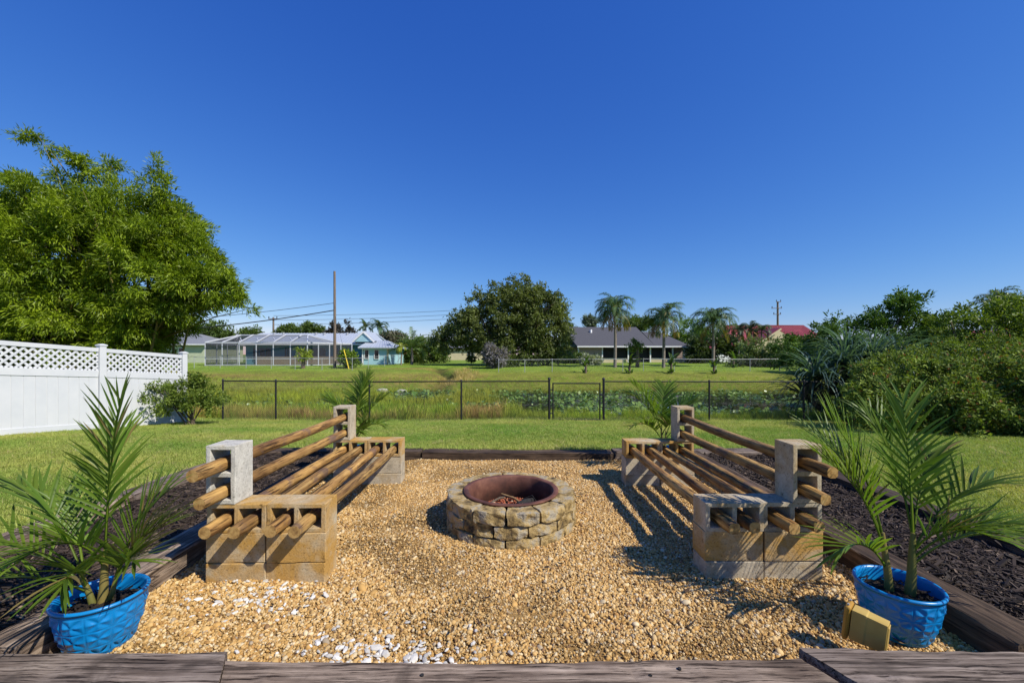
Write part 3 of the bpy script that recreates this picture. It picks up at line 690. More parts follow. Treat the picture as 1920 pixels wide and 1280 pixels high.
potted_palm('potted palm in blue pot behind the bench on the hedge side', 2.02, 5.55, [(.0, .0, -.03, .0, .34, .018), (.02, .02, .03, .02, .3, .014)],
    [(0, 170, 74, 1.1, .7, .9), (0, 150, 66, 1.0, .9, .9), (1, 20, 66, .95, 1.0, .7), (1, 350, 56, .8, 1.3, .6), (0, 200, 56, .85, 1.4, .5), (0, 60, 80, 1.0, .6, .8), (1, 5, 72, 1.0, .9, .7), (0, 290, 60, .7, 1.4, .7)], 14, rz=.5, size=.66, nl=22, segs=3, lw=.020, ll=.26, lift=1.2)

# ---------------------------------------------------------------- tan floodlight
def floodlight():
    root = thing('floodlight', 'tan landscape floodlight standing on the gravel before the blue pot', 'floodlight', (1.735, 2.06, 0))
    c = Vector((1.735, 2.07, .155)); d = Vector((.62, -.72, -.09)).normalized(); sd = d.cross(Vector((0, 0, 1))).normalized(); up = sd.cross(d)
    def ring(t, w, h, n=0): return [c + d * t + sd * (w * a) + up * (h * b) for a, b in ((-1, -1), (1, -1), (1, 1), (-1, 1))]
    def loft(secs):
        mb = MB(); V = [p for s_ in secs for p in s_]; fs = []
        for i in range(len(secs) - 1):
            for k in range(4): fs.append((i * 4 + k, i * 4 + (k + 1) % 4, i * 4 + 4 + (k + 1) % 4, i * 4 + 4 + k))
        mb.add(V, fs + [(3, 2, 1, 0), tuple(len(V) - 4 + k for k in range(4))]); return mb
    bevel(loft([ring(-.035, .037, .075), ring(.02, .037, .075), ring(.024, .034, .072), ring(.10, .032, .068)]).build('housing', M['lamp_tan'], root), .006, 2)
    bevel(loft([ring(-.065, .045, .086), ring(-.038, .045, .086)]).build('lens_rim', M['lamp_lens'], root), .012, 3)
    bevel(loft([ring(.099, .025, .058), ring(.105, .025, .058)]).build('back_cover', M['lamp_tan'], root), .003, 1)
    b = c + d * .05 - up * .066
    MB().tube([b, b + Vector((0, 0, -.04))], .014, 10).build('knuckle', M['lamp_tan'], root)
    MB().tube([b + Vector((0, 0, -.035)), (b.x, b.y, -.03)], [.008, .005], 8).build('stake', M['lamp_tan'], root)
    for s_ in (-1, 1):
        p = c - d * .052 + up * .089 + sd * (s_ * .028); MB().tube([p, p + up * .006], .005, 8).build('screw', M['galv'], root)
floodlight()

# ---------------------------------------------------------------- white vinyl fence
def vinyl_fence():
    posts = [Vector((-9.66 - .45, 5.73, 0)), Vector((-9.66, 7.53, 0)), Vector((-9.21, 9.33, 0)), Vector((-8.79, 11.13, 0))]
    root = thing('vinyl_fence', 'white vinyl privacy fence with a lattice top', 'fence', (posts[3].x, posts[3].y, gz1(posts[3].x, posts[3].y)))
    H = 1.80
    for p in posts:
        z = gz1(p.x, p.y); w = .0635
        d = (posts[3] - posts[0]).normalized(); s_ = Vector((-d.y, d.x, 0))
        a = MB().bar((p.x, p.y, z - .1), (p.x, p.y, z + H + .06), .127, .127, up=d); po = bevel(a.build('post', M['vinyl'], root), .006, 1)
        cp = MB(); zt = z + H + .06
        base = [Vector((p.x, p.y, zt)) + d * (i * .076) + s_ * (j * .076) for i, j in ((-1, -1), (1, -1), (1, 1), (-1, 1))]
        b2 = [q + Vector((0, 0, .025)) for q in base]; b3 = [q * .35 + Vector((p.x, p.y, zt + .05)) * .65 for q in b2]
        b3 = [Vector((q.x, q.y, zt + .05)) for q in b3]
        cp.add(base + b2 + b3, [(3, 2, 1, 0)] + [(i, (i + 1) % 4, 4 + (i + 1) % 4, 4 + i) for i in range(4)] + [(4 + i, 4 + (i + 1) % 4, 8 + (i + 1) % 4, 8 + i) for i in range(4)] + [(8, 9, 10, 11)])
        cp.build('cap', M['vinyl'], po)
    for a, b in zip(posts[:-1], posts[1:]):
        d = (b - a).normalized(); L = (b - a).length; s0, s1 = .064, L - .064
        n_ = Vector((d.y, -d.x, 0))
        def pt(s, h, off=0): q = a + d * s; za = gz1(a.x, a.y); zb = gz1(b.x, b.y); return Vector((q.x, q.y, za + (zb - za) * s / L + h)) + n_ * off
        for nm, h, t, hh in (('bottom_rail', .075, .045, .15), ('middle_rail', 1.235, .05, .15), ('top_rail', H - .035, .05, .09)):
            bevel(MB().bar(pt(s0, h), pt(s1, h), t, hh).build(nm, M['vinyl'], root), .005, 1)
        nb = 10; w = (s1 - s0) / nb
        for i in range(nb):
            q0 = s0 + i * w + .006; q1 = s0 + (i + 1) * w - .006; bb = MB(); V = [pt(q, h, o) for o in (-.011, .011) for h in (.15, 1.16) for q in (q0, q1)]
            bb.add(V, [(0, 1, 3, 2), (4, 6, 7, 5), (0, 4, 5, 1), (2, 3, 7, 6), (0, 2, 6, 4), (1, 5, 7, 3)]); bb.build('board', M['vinyl'], root)
        # tongue line behind the board joints
        bb = MB(); V = [pt(q, h, o) for o in (-.004, .004) for h in (.15, 1.16) for q in (s0, s1)]
        bb.add(V, [(0, 1, 3, 2), (4, 6, 7, 5), (0, 4, 5, 1), (2, 3, 7, 6), (0, 2, 6, 4), (1, 5, 7, 3)]); bb.build('board_tongue', M['vinyl'], root)
        lo, hi = 1.31, H - .08; dh = hi - lo; step = .135; k = -int(dh / step) - 1
        for sg in (1, -1):
            i = k
            while i * step < s1 - s0:
                q0 = i * step; q1 = q0 + dh; h0, h1 = lo, hi
                if q0 < 0: h0 = lo - q0; q0 = 0
                if q1 > s1 - s0: h1 = hi - (q1 - (s1 - s0)); q1 = s1 - s0
                if h1 - h0 > .03:
                    if sg > 0: A_, B_ = pt(s0 + q0, h0, .005), pt(s0 + q1, h1, .005)
                    else: A_, B_ = pt(s1 - q0, h0, -.005), pt(s1 - q1, h1, -.005)
                    MB().bar(A_, B_, .008, .034, up=d.cross(B_ - A_)).build('lattice_strip', M['vinyl'], root) if False else MB().bar(A_, B_, .040, .008, up=n_).build('lattice_strip', M['vinyl'], root)
                i += 1
vinyl_fence()

# ---------------------------------------------------------------- chain-link fences
def chain_mesh(pa, pb, h0, h1, pitch, rad):
    """woven wire between two points, clipped to its panel"""
    a = Vector(pa); b = Vector(pb); L = (Vector((b.x, b.y, 0)) - Vector((a.x, a.y, 0))).length; H = h1 - h0; mb = MB()
    def pt(s, h, off): q = a.lerp(b, s / L); return Vector((q.x, q.y, q.z + h0 + h)) + off
    d = (b - a).normalized(); n_ = Vector((d.y, -d.x, 0)) * rad * .6
    k = -int(H / pitch) - 1
    for sg in (1, -1):
        i = k
        while i * pitch < L:
            q0 = i * pitch; q1 = q0 + H; z0, z1 = 0, H
            if q0 < 0: z0 = -q0; q0 = 0
            if q1 > L: z1 = H - (q1 - L); q1 = L
            if z1 - z0 > .02:
                f = (lambda s: s) if sg > 0 else (lambda s: L - s)
                mb.tube([pt(f(q0), z0, n_ * sg), pt(f(q1), z1, n_ * sg)], rad, 3, False, False)
            i += 1
    return mb
def chain_fence(label, pts, H, m, pitch, wr, pr, skip=(), group=None, big=()):
    P = [Vector((x, y, gz1(x, y))) for x, y in pts]
    root = thing('chain_link_fence', label, 'fence', tuple(P[0]), group)
    for i, p in enumerate(P):
        r_ = pr * (1.35 if i in big else 1.0); hh = H + (.06 if i in big else 0)
        po = MB().tube([p + Vector((0, 0, -.15)), p + Vector((0, 0, hh))], r_, 10).build('post', m, root)
        MB().tube([p + Vector((0, 0, hh - .03)), p + Vector((0, 0, hh + .015)), p + Vector((0, 0, hh + .035))], [r_ * 1.25, r_ * 1.25, r_ * .5], 10).build('post_cap', m, po)
    for i in range(len(P) - 1):
        if i in skip: continue
        a, b = P[i], P[i + 1]; z = Vector((0, 0, H - .02))
        MB().tube([a + z, b + z], pr * .72, 8).build('top_rail', m, root)
        c = chain_mesh(a, b, .03, H - .01, pitch, wr).build('wire_mesh', m, root); c['kind'] = 'stuff'
    return root
FX = [-8.62, -7.04, -4.25, -1.51, 1.11, 2.73, 5.88, 8.70, 11.6, 14.5]
chain_fence('black chain link fence along the bottom of the lawn', [(x, 12.4) for x in FX], 1.22, M['black_metal'], .06, .0023, .026, skip=(4,), big=(4, 5))
def gate():
    x0, x1, y = 1.11 + .11, 2.73 - .11, 12.4; z = gz1(1.9, y)
    root = thing('chain_link_gate', 'black chain link gate between two thick fence posts', 'gate', (x0, y, z))
    for x in (x0, x1): MB().tube([(x, y, z + .04), (x, y, z + 1.16)], .021, 10).build('gate_upright', M['black_metal'], root)
    for h in (.06, 1.14): MB().tube([(x0, y, z + h), (x1, y, z + h)], .019, 10).build('gate_rail', M['black_metal'], root)
    c = chain_mesh((x0, y, z), (x1, y, z), .06, 1.13, .06, .0023).build('wire_mesh', M['black_metal'], root); c['kind'] = 'stuff'
    for h in (.25, .95): MB().tube([(x0 - .10, y, z + h), (x0 + .02, y, z + h)], .016, 8).build('hinge', M['black_metal'], root)
    MB().bar((x1 - .03, y - .03, z + .8), (x1 + .12, y - .03, z + .8), .03, .05).build('latch', M['black_metal'], root)
gate()
# ---------------------------------------------------------------- far chain-link fences and poles
GF = 'galvanised chain link fences of the far yards'
chain_fence('galvanised chain link fence of the yard before the grey roofed house', [(-1.25, 39), (1.2, 39), (3.8, 39.4), (6.9, 39.6), (10.6, 39.8), (12.6, 39.9), (15.6, 40), (19.6, 40), (23, 40.2), (26, 40.4), (28.4, 40.6)], 1.2, M['galv'], .2, .0011, .028, group=GF)
chain_fence('galvanised chain link fence of the yard before the blue house', [(-34, 44.5), (-31, 44.2), (-28, 43.8), (-25, 43.2), (-22, 42.2), (-19, 41.6), (-15.9, 41.4), (-15.2, 44), (-14.4, 47), (-13.6, 50)], 1.2, M['galv'], .2, .0011, .028, group=GF)
def utility_pole(label, x, y, h, r, arms=(), guy=None, can=None):
    z = gz1(x, y); root = thing('utility_pole', label, 'utility pole', (x, y, z))
    MB().tube([(x, y, z - .3), (x, y, z + h * .5), (x - .02, y, z + h)], [r, r * .87, r * .72], 12).build('pole', M['pole'], root)
    for (hh, l, off) in arms:
        a = MB().bar((x - l / 2 + off, y - r, z + hh), (x + l / 2 + off, y - r, z + hh), .12, .12).build('cross_arm', M['pole'], root)
        for s_ in (-1, 1): MB().tube([(x + off + s_ * l * .45, y - r, z + hh + .05), (x + off + s_ * l * .45, y - r, z + hh + .4)], [.06, .09], 8).build('insulator', M['wire'], a)
    if guy:
        a = Vector((x, y, z + h * .55)); b = Vector((x + guy[0], y + guy[1], gz1(x + guy[0], y + guy[1])))
        MB().tube([a, b], .012, 5).build('guy_wire', M['wire'], root)
        MB().tube([b, b.lerp(a, .34)], .055, 8).build('guy_guard', M['yellow'], root)
    if can: MB().tube([(x + can[0], y - .1, z + can[1]), (x + can[0], y - .1, z + can[1] + .9)], .3, 12).build('transformer', M['galv'], root)
    return root
utility_pole('tall bare wooden utility pole with yellow guy guard by the blue house', -19.6, 46, 10.6, .17, guy=(2.5, -2.4))
utility_pole('utility pole standing behind the roof of the blue house', -43, 75, 8.0, .2, arms=((7.7, 1.6, 0),))
utility_pole('utility pole with cross arms and a transformer behind the red roofed house', 57.5, 90, 12.6, .26, arms=((11.2, 2.2, -.4), (9.9, 1.6, -.3), (12.6, 1.0, 0)), can=(.55, 6.2))
def cable(label, a, b, sag, r): 
    a = Vector(a); b = Vector(b); tag(MB().tube([a.lerp(b, t) - Vector((0, 0, sag * 4 * t * (1 - t))) for t in np.linspace(0, 1, 17)], r, 5).build('power_cable', M['wire']), label, 'power cable', 'overhead cables')
cable('upper thin overhead cable running from the tall bare pole past the bamboo', (-19.6, 46, 7.2), (-46, 46, 4.9), .35, .028)
cable('thick lower overhead cable running from the tall bare pole past the bamboo', (-19.6, 46, 6.4), (-46, 46, 3.7), .45, .055)
for k, lb in enumerate(('topmost', 'middle', 'lowest')):
    cable(lb + ' of three far overhead lines between the blue house and the oak', (-43, 75, 8.5 - .8 * k), (-8, 75, 9.6 - .75 * k), .25, .03)

# ---------------------------------------------------------------- houses
def win(root, x0, x1, y, z0, z1, frame='white', glass='glass', mull=1):
    w = MB().box(x0, x1, y - .03, y + .02, z0, z1).build('window', M[glass], root); t = .06; y0, y1 = y - .06, y - .02
    f = MB(); f.box(x0 - t, x0, y0, y1, z0 - t, z1 + t).box(x1, x1 + t, y0, y1, z0 - t, z1 + t).box(x0, x1, y0, y1, z1, z1 + t).box(x0, x1, y0 - .04, y1, z0 - t, z0)
    for i in range(mull): c = x0 + (x1 - x0) * (i + 1) / (mull + 1); f.box(c - .03, c + .03, y0, y1 - .005, z0, z1)
    f.build('frame', M[frame], w)
def stucco(n, a): return mat(n, [tuple(c * .88 for c in a), a], 1.5, .9, .3, .01, fine=30)
m, t, bs = nodes('window_glass'); bs.inputs['Base Color'].default_value = (.012, .014, .017, 1); bs.inputs['Roughness'].default_value = .08; M['glass'] = m
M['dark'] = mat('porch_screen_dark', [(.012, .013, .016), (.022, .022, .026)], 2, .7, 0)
M['aqua'] = stucco('aqua_stucco', (.36, .58, .65)); M['teal'] = stucco('teal_stucco', (.13, .33, .43)); M['green_w'] = stucco('pale_green_stucco', (.48, .52, .36)); M['pinkish'] = stucco('pinkish_stucco', (.32, .25, .22)); M['cream'] = stucco('cream_stucco', (.58, .50, .32)); M['tanwall'] = stucco('tan_panel', (.36, .28, .19))
M['metal_roof'] = mat('pale_metal_roof', [(.40, .44, .50), (.47, .51, .56)], 2, .5, .1, .01, metal=.2); M['shingle'] = mat('dark_shingle', [(.055, .055, .065), (.10, .10, .11)], 14, .95, .4, .02); M['lshingle'] = mat('grey_shingle', [(.15, .16, .18), (.22, .23, .25)], 14, .95, .4, .02); M['red_roof'] = mat('red_metal_roof', [(.22, .04, .05), (.29, .06, .07)], 2, .5, .1, .01)
M['brickred'] = mat('red_board', [(.26, .09, .06), (.33, .13, .08)], 6, .85, .2, .01)
def screen_mat():
    m, t, bs = nodes('insect_screen'); bs.inputs['Base Color'].default_value = (.03, .035, .05, 1); bs.inputs['Roughness'].default_value = .9
    tr = t.nodes.new('ShaderNodeBsdfTransparent'); mx = t.nodes.new('ShaderNodeMixShader'); mx.inputs[0].default_value = .52
    t.links.new(tr.outputs[0], mx.inputs[1]); t.links.new(bs.outputs[0], mx.inputs[2]); t.links.new(mx.outputs[0], t.nodes['Material Output'].inputs[0]); return m
M['screen'] = screen_mat()
def seams(root, a, b, c, d, n, m, name='roof_seam'):
    """raised ribs on the roof plane a-b (eave) to d-c (ridge)"""
    a, b, c, d = map(Vector, (a, b, c, d)); mb = MB(); nrm = (b - a).cross(d - a).normalized()
    for i in range(n + 1): t = i / n; mb.bar(a.lerp(b, t) + nrm * .025, d.lerp(c, t) + nrm * .025, .05, .05, up=nrm)
    o = mb.build(name, m, root); o['kind'] = 'stuff'; return o
def blue_house():
    Yh = 55; z = .22
    root = thing('house', 'blue house with pale metal roof behind a screened pool enclosure', 'house', (-27, Yh, z))
    MB().box(-35.2, -19.6, Yh, Yh + 9, z - .3, 2.98).build('wall', M['teal'], root)
    a, b, c, d = (-35.9, Yh - .9, 2.92), (-18.6, Yh - .9, 2.92), (-19.4, Yh + 4.6, 4.55), (-35.9, Yh + 4.6, 4.55)
    rf = MB().slab([a, b, c, d], .16).slab([(-18.6, Yh + 10, 2.92), (-35.9, Yh + 10, 2.92), d, c], .16).build('roof', M['metal_roof'], root); seams(rf, a, b, c, d, 40, M['metal_roof'])
    MB().bar((-35.9, Yh - .94, 2.84), (-18.6, Yh - .94, 2.84), .05, .2).build('fascia', M['white'], root)
    for x in (-33.5, -32.2, -27.6, -26.4, -23.2): MB().tube([(x, Yh + 3.6, 4.2), (x, Yh + 3.6, 4.6)], .16, 8).build('roof_vent', M['galv'], rf)
    for x0, x1 in ((-34.2, -31.8), (-30.0, -29.2), (-27.6, -24.6), (-23.6, -21.6)): win(root, x0, x1, Yh - .01, .75, 2.35, 'teal', 'glass', 2)
    MB().box(-33.4, -20.2, Yh - .5, Yh - .42, z - .2, 1.25).build('low_panel', M['tanwall'], root)
    # right wing with a small gable
    Yw = 51.5; MB().box(-18.35, -15.4, Yw, Yw + 8, z - .3, 2.38).build('wing_wall', M['aqua'], root)
    for x0, x1 in ((-18.2, -17.75), (-17.0, -16.5)): win(root, x0, x1, Yw - .01, 1.0, 2.05, 'white', 'glass', 0)
    e0, e1, r1, r0 = (-18.9, Yw - .5, 2.36), (-14.7, Yw - .5, 2.36), (-16.6, Yw + 4, 3.35), (-18.9, Yw + 4, 3.35)
    wr = MB().slab([e0, e1, r1, r0], .14).slab([(-14.7, Yw - .5, 2.36), (-14.7, Yw + 8.5, 2.36), (-16.6, Yw + 4, 3.35)], .14).build('wing_roof', M['metal_roof'], root); seams(wr, e0, e1, r1, r0, 11, M['metal_roof'])
    g = MB(); gy = Yh - 1.2
    g.slab([(-20.4, gy, 3.15), (-18.0, gy, 3.15), (-19.2, gy, 4.25)], .12).build('gable', M['aqua'], root)
    MB().bar((-20.6, gy - .08, 3.12), (-19.2, gy - .08, 4.42), .12, .18).bar((-17.8, gy - .08, 3.12), (-19.2, gy - .085, 4.42), .12, .18).build('gable_trim', M['white'], root)
    MB().slab([(-20.6, gy, 3.2), (-19.2, gy, 4.48), (-19.2, gy + 4, 4.48), (-20.6, gy + 4, 3.2)][::-1], .1).slab([(-17.8, gy, 3.2), (-17.8, gy + 4, 3.2), (-19.2, gy + 4, 4.48), (-19.2, gy, 4.48)][::-1], .1).build('gable_roof', M['metal_roof'], root)
    MB().box(-18.55, -18.40, Yw - .06, Yw + .1, z - .2, 2.4).build('corner_post', M['white'], root)
    MB().box(-15.5, -15.3, Yw - .06, Yw + .1, z - .2, 2.36).build('corner_post', M['cream'], root)
blue_house()
M['cage'] = mat('aged_white_aluminium', [(.46, .48, .52), (.54, .56, .59)], 2, .5, 0)
def enclosure():
    z = .22; top = 2.88; y0, y1 = 48, 53.6; xs = [-35.4 + 1.965 * i for i in range(7)]
    root = thing('screen_enclosure', 'white framed screened pool enclosure before the blue house', 'screen enclosure', (xs[0], y0, z))
    pts = [(xs[0], y1)] + [(xs[0], y1 - (y1 - y0) * k / 3) for k in (1, 2)] + [(x, y0) for x in xs] + [(-22.9, 49.2), (-22.2, 50.6), (-21.4, 52), (-20.4, 53)]
    for (x, y) in pts: MB().bar((x, y, z - .2), (x, y, top), .085, .085, up=(0, 1, 0)).build('upright', M['cage'], root)
    for (a, b) in zip(pts[:-1], pts[1:]):
        for h, w in ((top, .12), (1.02, .06), (z + .05, .06)): MB().bar((*a, h), (*b, h), .07, w).build('rail', M['cage'], root)
        MB().poly([(*a, z), (*b, z), (*b, top), (*a, top)]).build('screen_panel', M['screen'], root)
    ht, yt = 3.85, 50.6                                    # mansard: slope up from the eave to a flat top
    tops = [Vector((max(min(x, xs[-1] - 1.2), xs[0] + 2.4), yt, ht)) for x in xs]
    for x, tp in zip(xs, tops): MB().bar((x, y0, top), tp, .09, .2).build('rafter', M['cage'], root)
    MB().bar(tops[0], tops[-1], .09, .16).build('ridge_beam', M['cage'], root)
    MB().bar((xs[0], y1, top), tops[0], .09, .14).build('rafter', M['cage'], root)
    MB().bar(tops[-1], (-21.4, 52, top), .08, .12).build('rafter', M['cage'], root)
    MB().bar(tops[-1], (-22.2, 50.6, top), .06, .1).build('rafter', M['cage'], root)
    for i in range(len(xs) - 1): MB().poly([(xs[i], y0, top), (xs[i + 1], y0, top), tops[i + 1], tops[i]]).build('roof_panel', M['screen'], root)
    MB().poly([(xs[0], y1, top), (xs[0], y0, top), tops[0]]).build('roof_panel', M['screen'], root)
    MB().poly([(xs[-1], y0, top), (-22.2, 50.6, top), (-21.4, 52, top), tops[-1]]).build('roof_panel', M['screen'], root)
    for i in range(2, 6): MB().bar((xs[i] + .2, y0 + .15, top + .12), (xs[i - 1] + 1.1, y0 + 1.5, top + .62), .05, .08).build('brace', M['cage'], root)
enclosure()
def green_house():
    root = thing('house', 'pale green house with grey shingle roof beside the pool enclosure', 'house', (-52, 62, .22)); Y = 62
    MB().box(-56, -45.9, Y, Y + 9, 0, 3.1).build('wall', M['green_w'], root)
    win(root, -49.6, -49.1, Y - .01, 1.5, 2.45, 'white', 'glass', 0)
    a, b, c, d = (-56.5, Y - .6, 3.05), (-45.3, Y - .6, 3.05), (-49.7, Y + 4.5, 4.75), (-56.5, Y + 4.5, 4.75)
    MB().slab([a, b, c, d], .18).slab([b, (-45.3, Y + 9.6, 3.05), c], .18).build('roof', M['lshingle'], root)
    MB().bar((-56.5, Y - .63, 2.98), (-45.3, Y - .63, 2.98), .05, .16).build('fascia', M['white'], root)
green_house()
def grey_house():
    Y = 65; z = .22; root = thing('house', 'ranch house with dark grey shingle roof and screened porch behind the queen palms', 'house', (18, Y, z))
    MB().box(10.6, 27.2, Y + 1.4, Y + 10, 0, 2.85).build('wall', M['pinkish'], root)
    MB().box(10.4, 14.1, Y - .02, Y + 1.4, 0, 2.8).build('front_wall', M['pinkish'], root)
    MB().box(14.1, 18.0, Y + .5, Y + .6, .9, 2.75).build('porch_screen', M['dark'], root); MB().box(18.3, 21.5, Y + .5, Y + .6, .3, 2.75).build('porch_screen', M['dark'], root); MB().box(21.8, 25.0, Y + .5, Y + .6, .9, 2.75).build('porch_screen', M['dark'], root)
    MB().box(14.1, 18.3, Y + .3, Y + .48, 0, .95).box(21.6, 26.8, Y + .3, Y + .48, 0, .95).build('low_wall', M['cream'], root)
    for x in (10.4, 14.1, 18.15, 21.6, 25.1, 26.9): MB().box(x - .09, x + .09, Y - .1, Y + .08, 0, 2.8).build('porch_post', M['white'], root)
    a, b, c, d = (10.1, Y - .7, 2.8), (27.8, Y - .7, 2.8), (24.0, Y + 5, 5.1), (7.7, Y + 5, 6.15)
    d2 = (21.0, Y + 5.4, 6.15)
    MB().slab([a, (22.2, Y - .7, 2.8), d2, (8.4, Y + 5.4, 6.15)], .2).slab([(22.2, Y - .7, 2.8), (27.8, Y - .7, 2.8), (24.4, Y + 4.2, 5.25), (21.6, Y + 4.2, 5.3)], .2).slab([(27.8, Y - .7, 2.8), (27.8, Y + 9.7, 2.8), (24.4, Y + 4.2, 5.25)], .2).slab([(22.4, Y + 11, 2.8), (8.4, Y + 11, 2.8), (8.4, Y + 5.4, 6.15), d2], .2).build('roof', M['shingle'], root)
    MB().bar((10.1, Y - .74, 2.72), (27.8, Y - .74, 2.72), .06, .2).build('fascia', M['white'], root)
    MB().box(7.2, 10.6, Y + 3, Y + 9, 0, 2.7).build('side_wing', M['pinkish'], root)
    MB().slab([(6.2, Y + 2, 2.8), (10.4, Y + 2, 2.8), (9.4, Y + 5, 4.3), (6.2, Y + 5, 4.3)], .2).build('side_roof', M['lshingle'], root)
    MB().tube([(13.0, Y + 3.6, 5.0), (13.0, Y + 3.6, 5.6)], .2, 8).build('roof_vent', M['white'], root)
    MB().box(27.6, 29.0, Y + .6, Y + .7, 0, 1.7).build('side_gate', M['brickred'], root); MB().box(29.0, 29.3, Y + .5, Y + .8, 0, 1.75).build('gate_pier', M['cream'], root)
    MB().box(11.6, 13.6, Y - 1.6, Y - 1.5, .1, .95).build('picket_screen', M['white'], root)
grey_house()
def red_house():
    Y = 80; root =  thing('house', 'cream house with red metal roof behind the shrubs', 'house', (45, Y, .22))
    MB().box(38.5, 56, Y + 3, Y + 12, 0, 3.6).build('wall', M['cream'], root)
    MB().slab([(46.6, Y, 0), (52.6, Y, 0), (52.6, Y, 4.1), (50.0, Y, 5.7), (46.6, Y, 3.4)], .3).build('gable_wall', M['cream'], root)
    a, b, c, d = (52.0, Y - .5, 3.6), (58.5, Y - .5, 3.6), (58.5, Y + 6, 6.9), (49.8, Y + 3, 6.3)
    r1 = MB().slab([a, b, c, d], .2).build('roof', M['red_roof'], root); seams(r1, a, b, c, d, 16, M['red_roof'])
    a, b, c, d = (38.0, Y + 2, 3.3), (47.5, Y + 2, 3.3), (50.5, Y + 7, 6.9), (44.5, Y + 7, 6.6)
    r2 = MB().slab([a, b, c, d], .2).build('roof', M['red_roof'], root); seams(r2, a, b, c, d, 18, M['red_roof'])
    a, b, c, d = (45.6, Y - .6, 2.7), (45.6, Y - .6, 2.7), (0, 0, 0), (0, 0, 0)
    MB().slab([(45.6, Y - .5, 2.9), (50.2, Y - .5, 5.9), (50.2, Y + 7, 6.2), (45.6, Y + 7, 3.2)][::-1], .2).build('gable_roof', M['red_roof'], root)
    MB().bar((45.6, Y - .55, 2.85), (50.2, Y - .55, 5.85), .1, .25).build('gable_trim', M['cream'], root)
    MB().box(44.0, 58.5, Y + 6, Y + 6.6, 6.2, 6.95).build('ridge_cap', M['red_roof'], root)
    MB().box(36.8, 41.0, Y - 2, Y - 1.8, 0, 1.9).build('garage_door', M['white'], root)
    MB().slab([(36, Y - 2.6, 2.6), (44.5, Y - 2.6, 2.6), (44.5, Y + 3, 4.2), (36, Y + 3, 4.2)], .2).build('garage_roof', M['red_roof'], root); MB().box(36.4, 44.0, Y - 1.8, Y + 2.9, 0, 2.55).build('garage_wall', M['cream'], root)
    root.location += Vector((-4.6, -9, 0))
red_house()
def small_house(label, x, y, w, h, wall, roof):
    root = thing('house', label, 'house', (x, y, .22)); MB().box(x - w / 2, x + w / 2, y, y + 7, 0, h).build('wall', M[wall], root)
    MB().slab([(x - w / 2 - .5, y - .6, h), (x + w / 2 + .5, y - .6, h), (x + w / 2 - 2, y + 3.5, h + 1.7), (x - w / 2 + 2, y + 3.5, h + 1.7)], .2).build('roof', M[roof], root)
    for k in (-.25, .2): win(root, x + w * k - .7, x + w * k + .7, y - .01, 1.0, 2.2)
small_house('pinkish house half hidden by the lower branches of the oak', -12.5, 92, 17, 2.9, 'cream', 'lshingle')
small_house('white house glimpsed behind the tree beyond the hedge', 54, 45, 10, 2.6, 'white', 'red_roof')

# ---------------------------------------------------------------- foliage
def leaf_cloud(seed, ells, nclump, nspray, per, csize, L, W, droop=.4, spread=.7, cA=(.05, .09, .015), cB=(.11, .17, .025), shell=.55, flat=.7, tip=None, ztop=None, zmin=None):
    """leaves in sprays, sprays in clumps, clumps in a crown made of ellipsoids"""
    r = np.random.RandomState(seed); E = np.array(ells, float); w = (E[:, 3] * E[:, 4] * E[:, 5]) ** .667; w /= w.sum()
    e = E[r.choice(len(E), nclump, p=w)]; d = r.normal(size=(nclump, 3)); d /= np.linalg.norm(d, axis=1)[:, None]
    q = (shell + (1 - shell) * r.uniform(size=nclump) ** .7)[:, None]; c = e[:, :3] + d * e[:, 3:] * q
    out = d * .8 + np.array([0, 0, .25])
    tone = np.clip(r.normal(.5, .22, nclump), 0, 1)
    S = nclump * nspray; ci = np.repeat(np.arange(nclump), nspray)
    od = r.normal(size=(S, 3)); od /= np.linalg.norm(od, axis=1)[:, None]
    cs = csize * r.uniform(.6, 1.35, nclump)[ci][:, None]
    sp = c[ci] + od * np.array([1, 1, flat]) * cs * r.uniform(.35, 1, (S, 1)); sd = od * .8 + out[ci] * .8 + r.normal(0, .25, (S, 3)); sd[:, 2] -= droop; sd /= np.linalg.norm(sd, axis=1)[:, None]
    n = S * per; si = np.repeat(np.arange(S), per)
    ld = sd[si] + r.normal(0, spread, (n, 3)); ld /= np.linalg.norm(ld, axis=1)[:, None]
    up = r.normal(0, .55, (n, 3)) + np.array([0, 0, 1.0]) + od[si] * .4; wd = np.cross(ld, up); wd /= np.linalg.norm(wd, axis=1)[:, None] + 1e-6
    ln = L * r.uniform(.6, 1.25, (n, 1)); ww = W * r.uniform(.7, 1.2, (n, 1)); p = sp[si] + sd[si] * (r.uniform(-.7, .7, (n, 1)) * L) + r.normal(0, .3, (n, 3)) * L
    if zmin is not None: p[:, 2] = np.maximum(p[:, 2], zmin + r.uniform(0, .1, n))
    nn = np.cross(wd, ld)
    V = np.stack([p, p + ld * ln * .42 + wd * ww * .5 + nn * ww * .12, p + ld * ln - nn * ln * .10, p + ld * ln * .42 - wd * ww * .5 + nn * ww * .12], 1).reshape(-1, 3)
    Fq = np.arange(n * 4).reshape(n, 4)
    k = np.clip(tone[ci][si] * .6 + r.uniform(0, .45, n), 0, 1)[:, None]; C = np.array(cA) * (1 - k) + np.array(cB) * k
    C *= 1.65 * r.uniform(.8, 1.2, (n, 1))
    if tip is not None:
        mk = r.uniform(size=n) < tip[0]; C[mk] = np.array(tip[1]) * r.uniform(.7, 1.2, (mk.sum(), 1))
    return V, Fq, np.repeat(C, 4, 0)
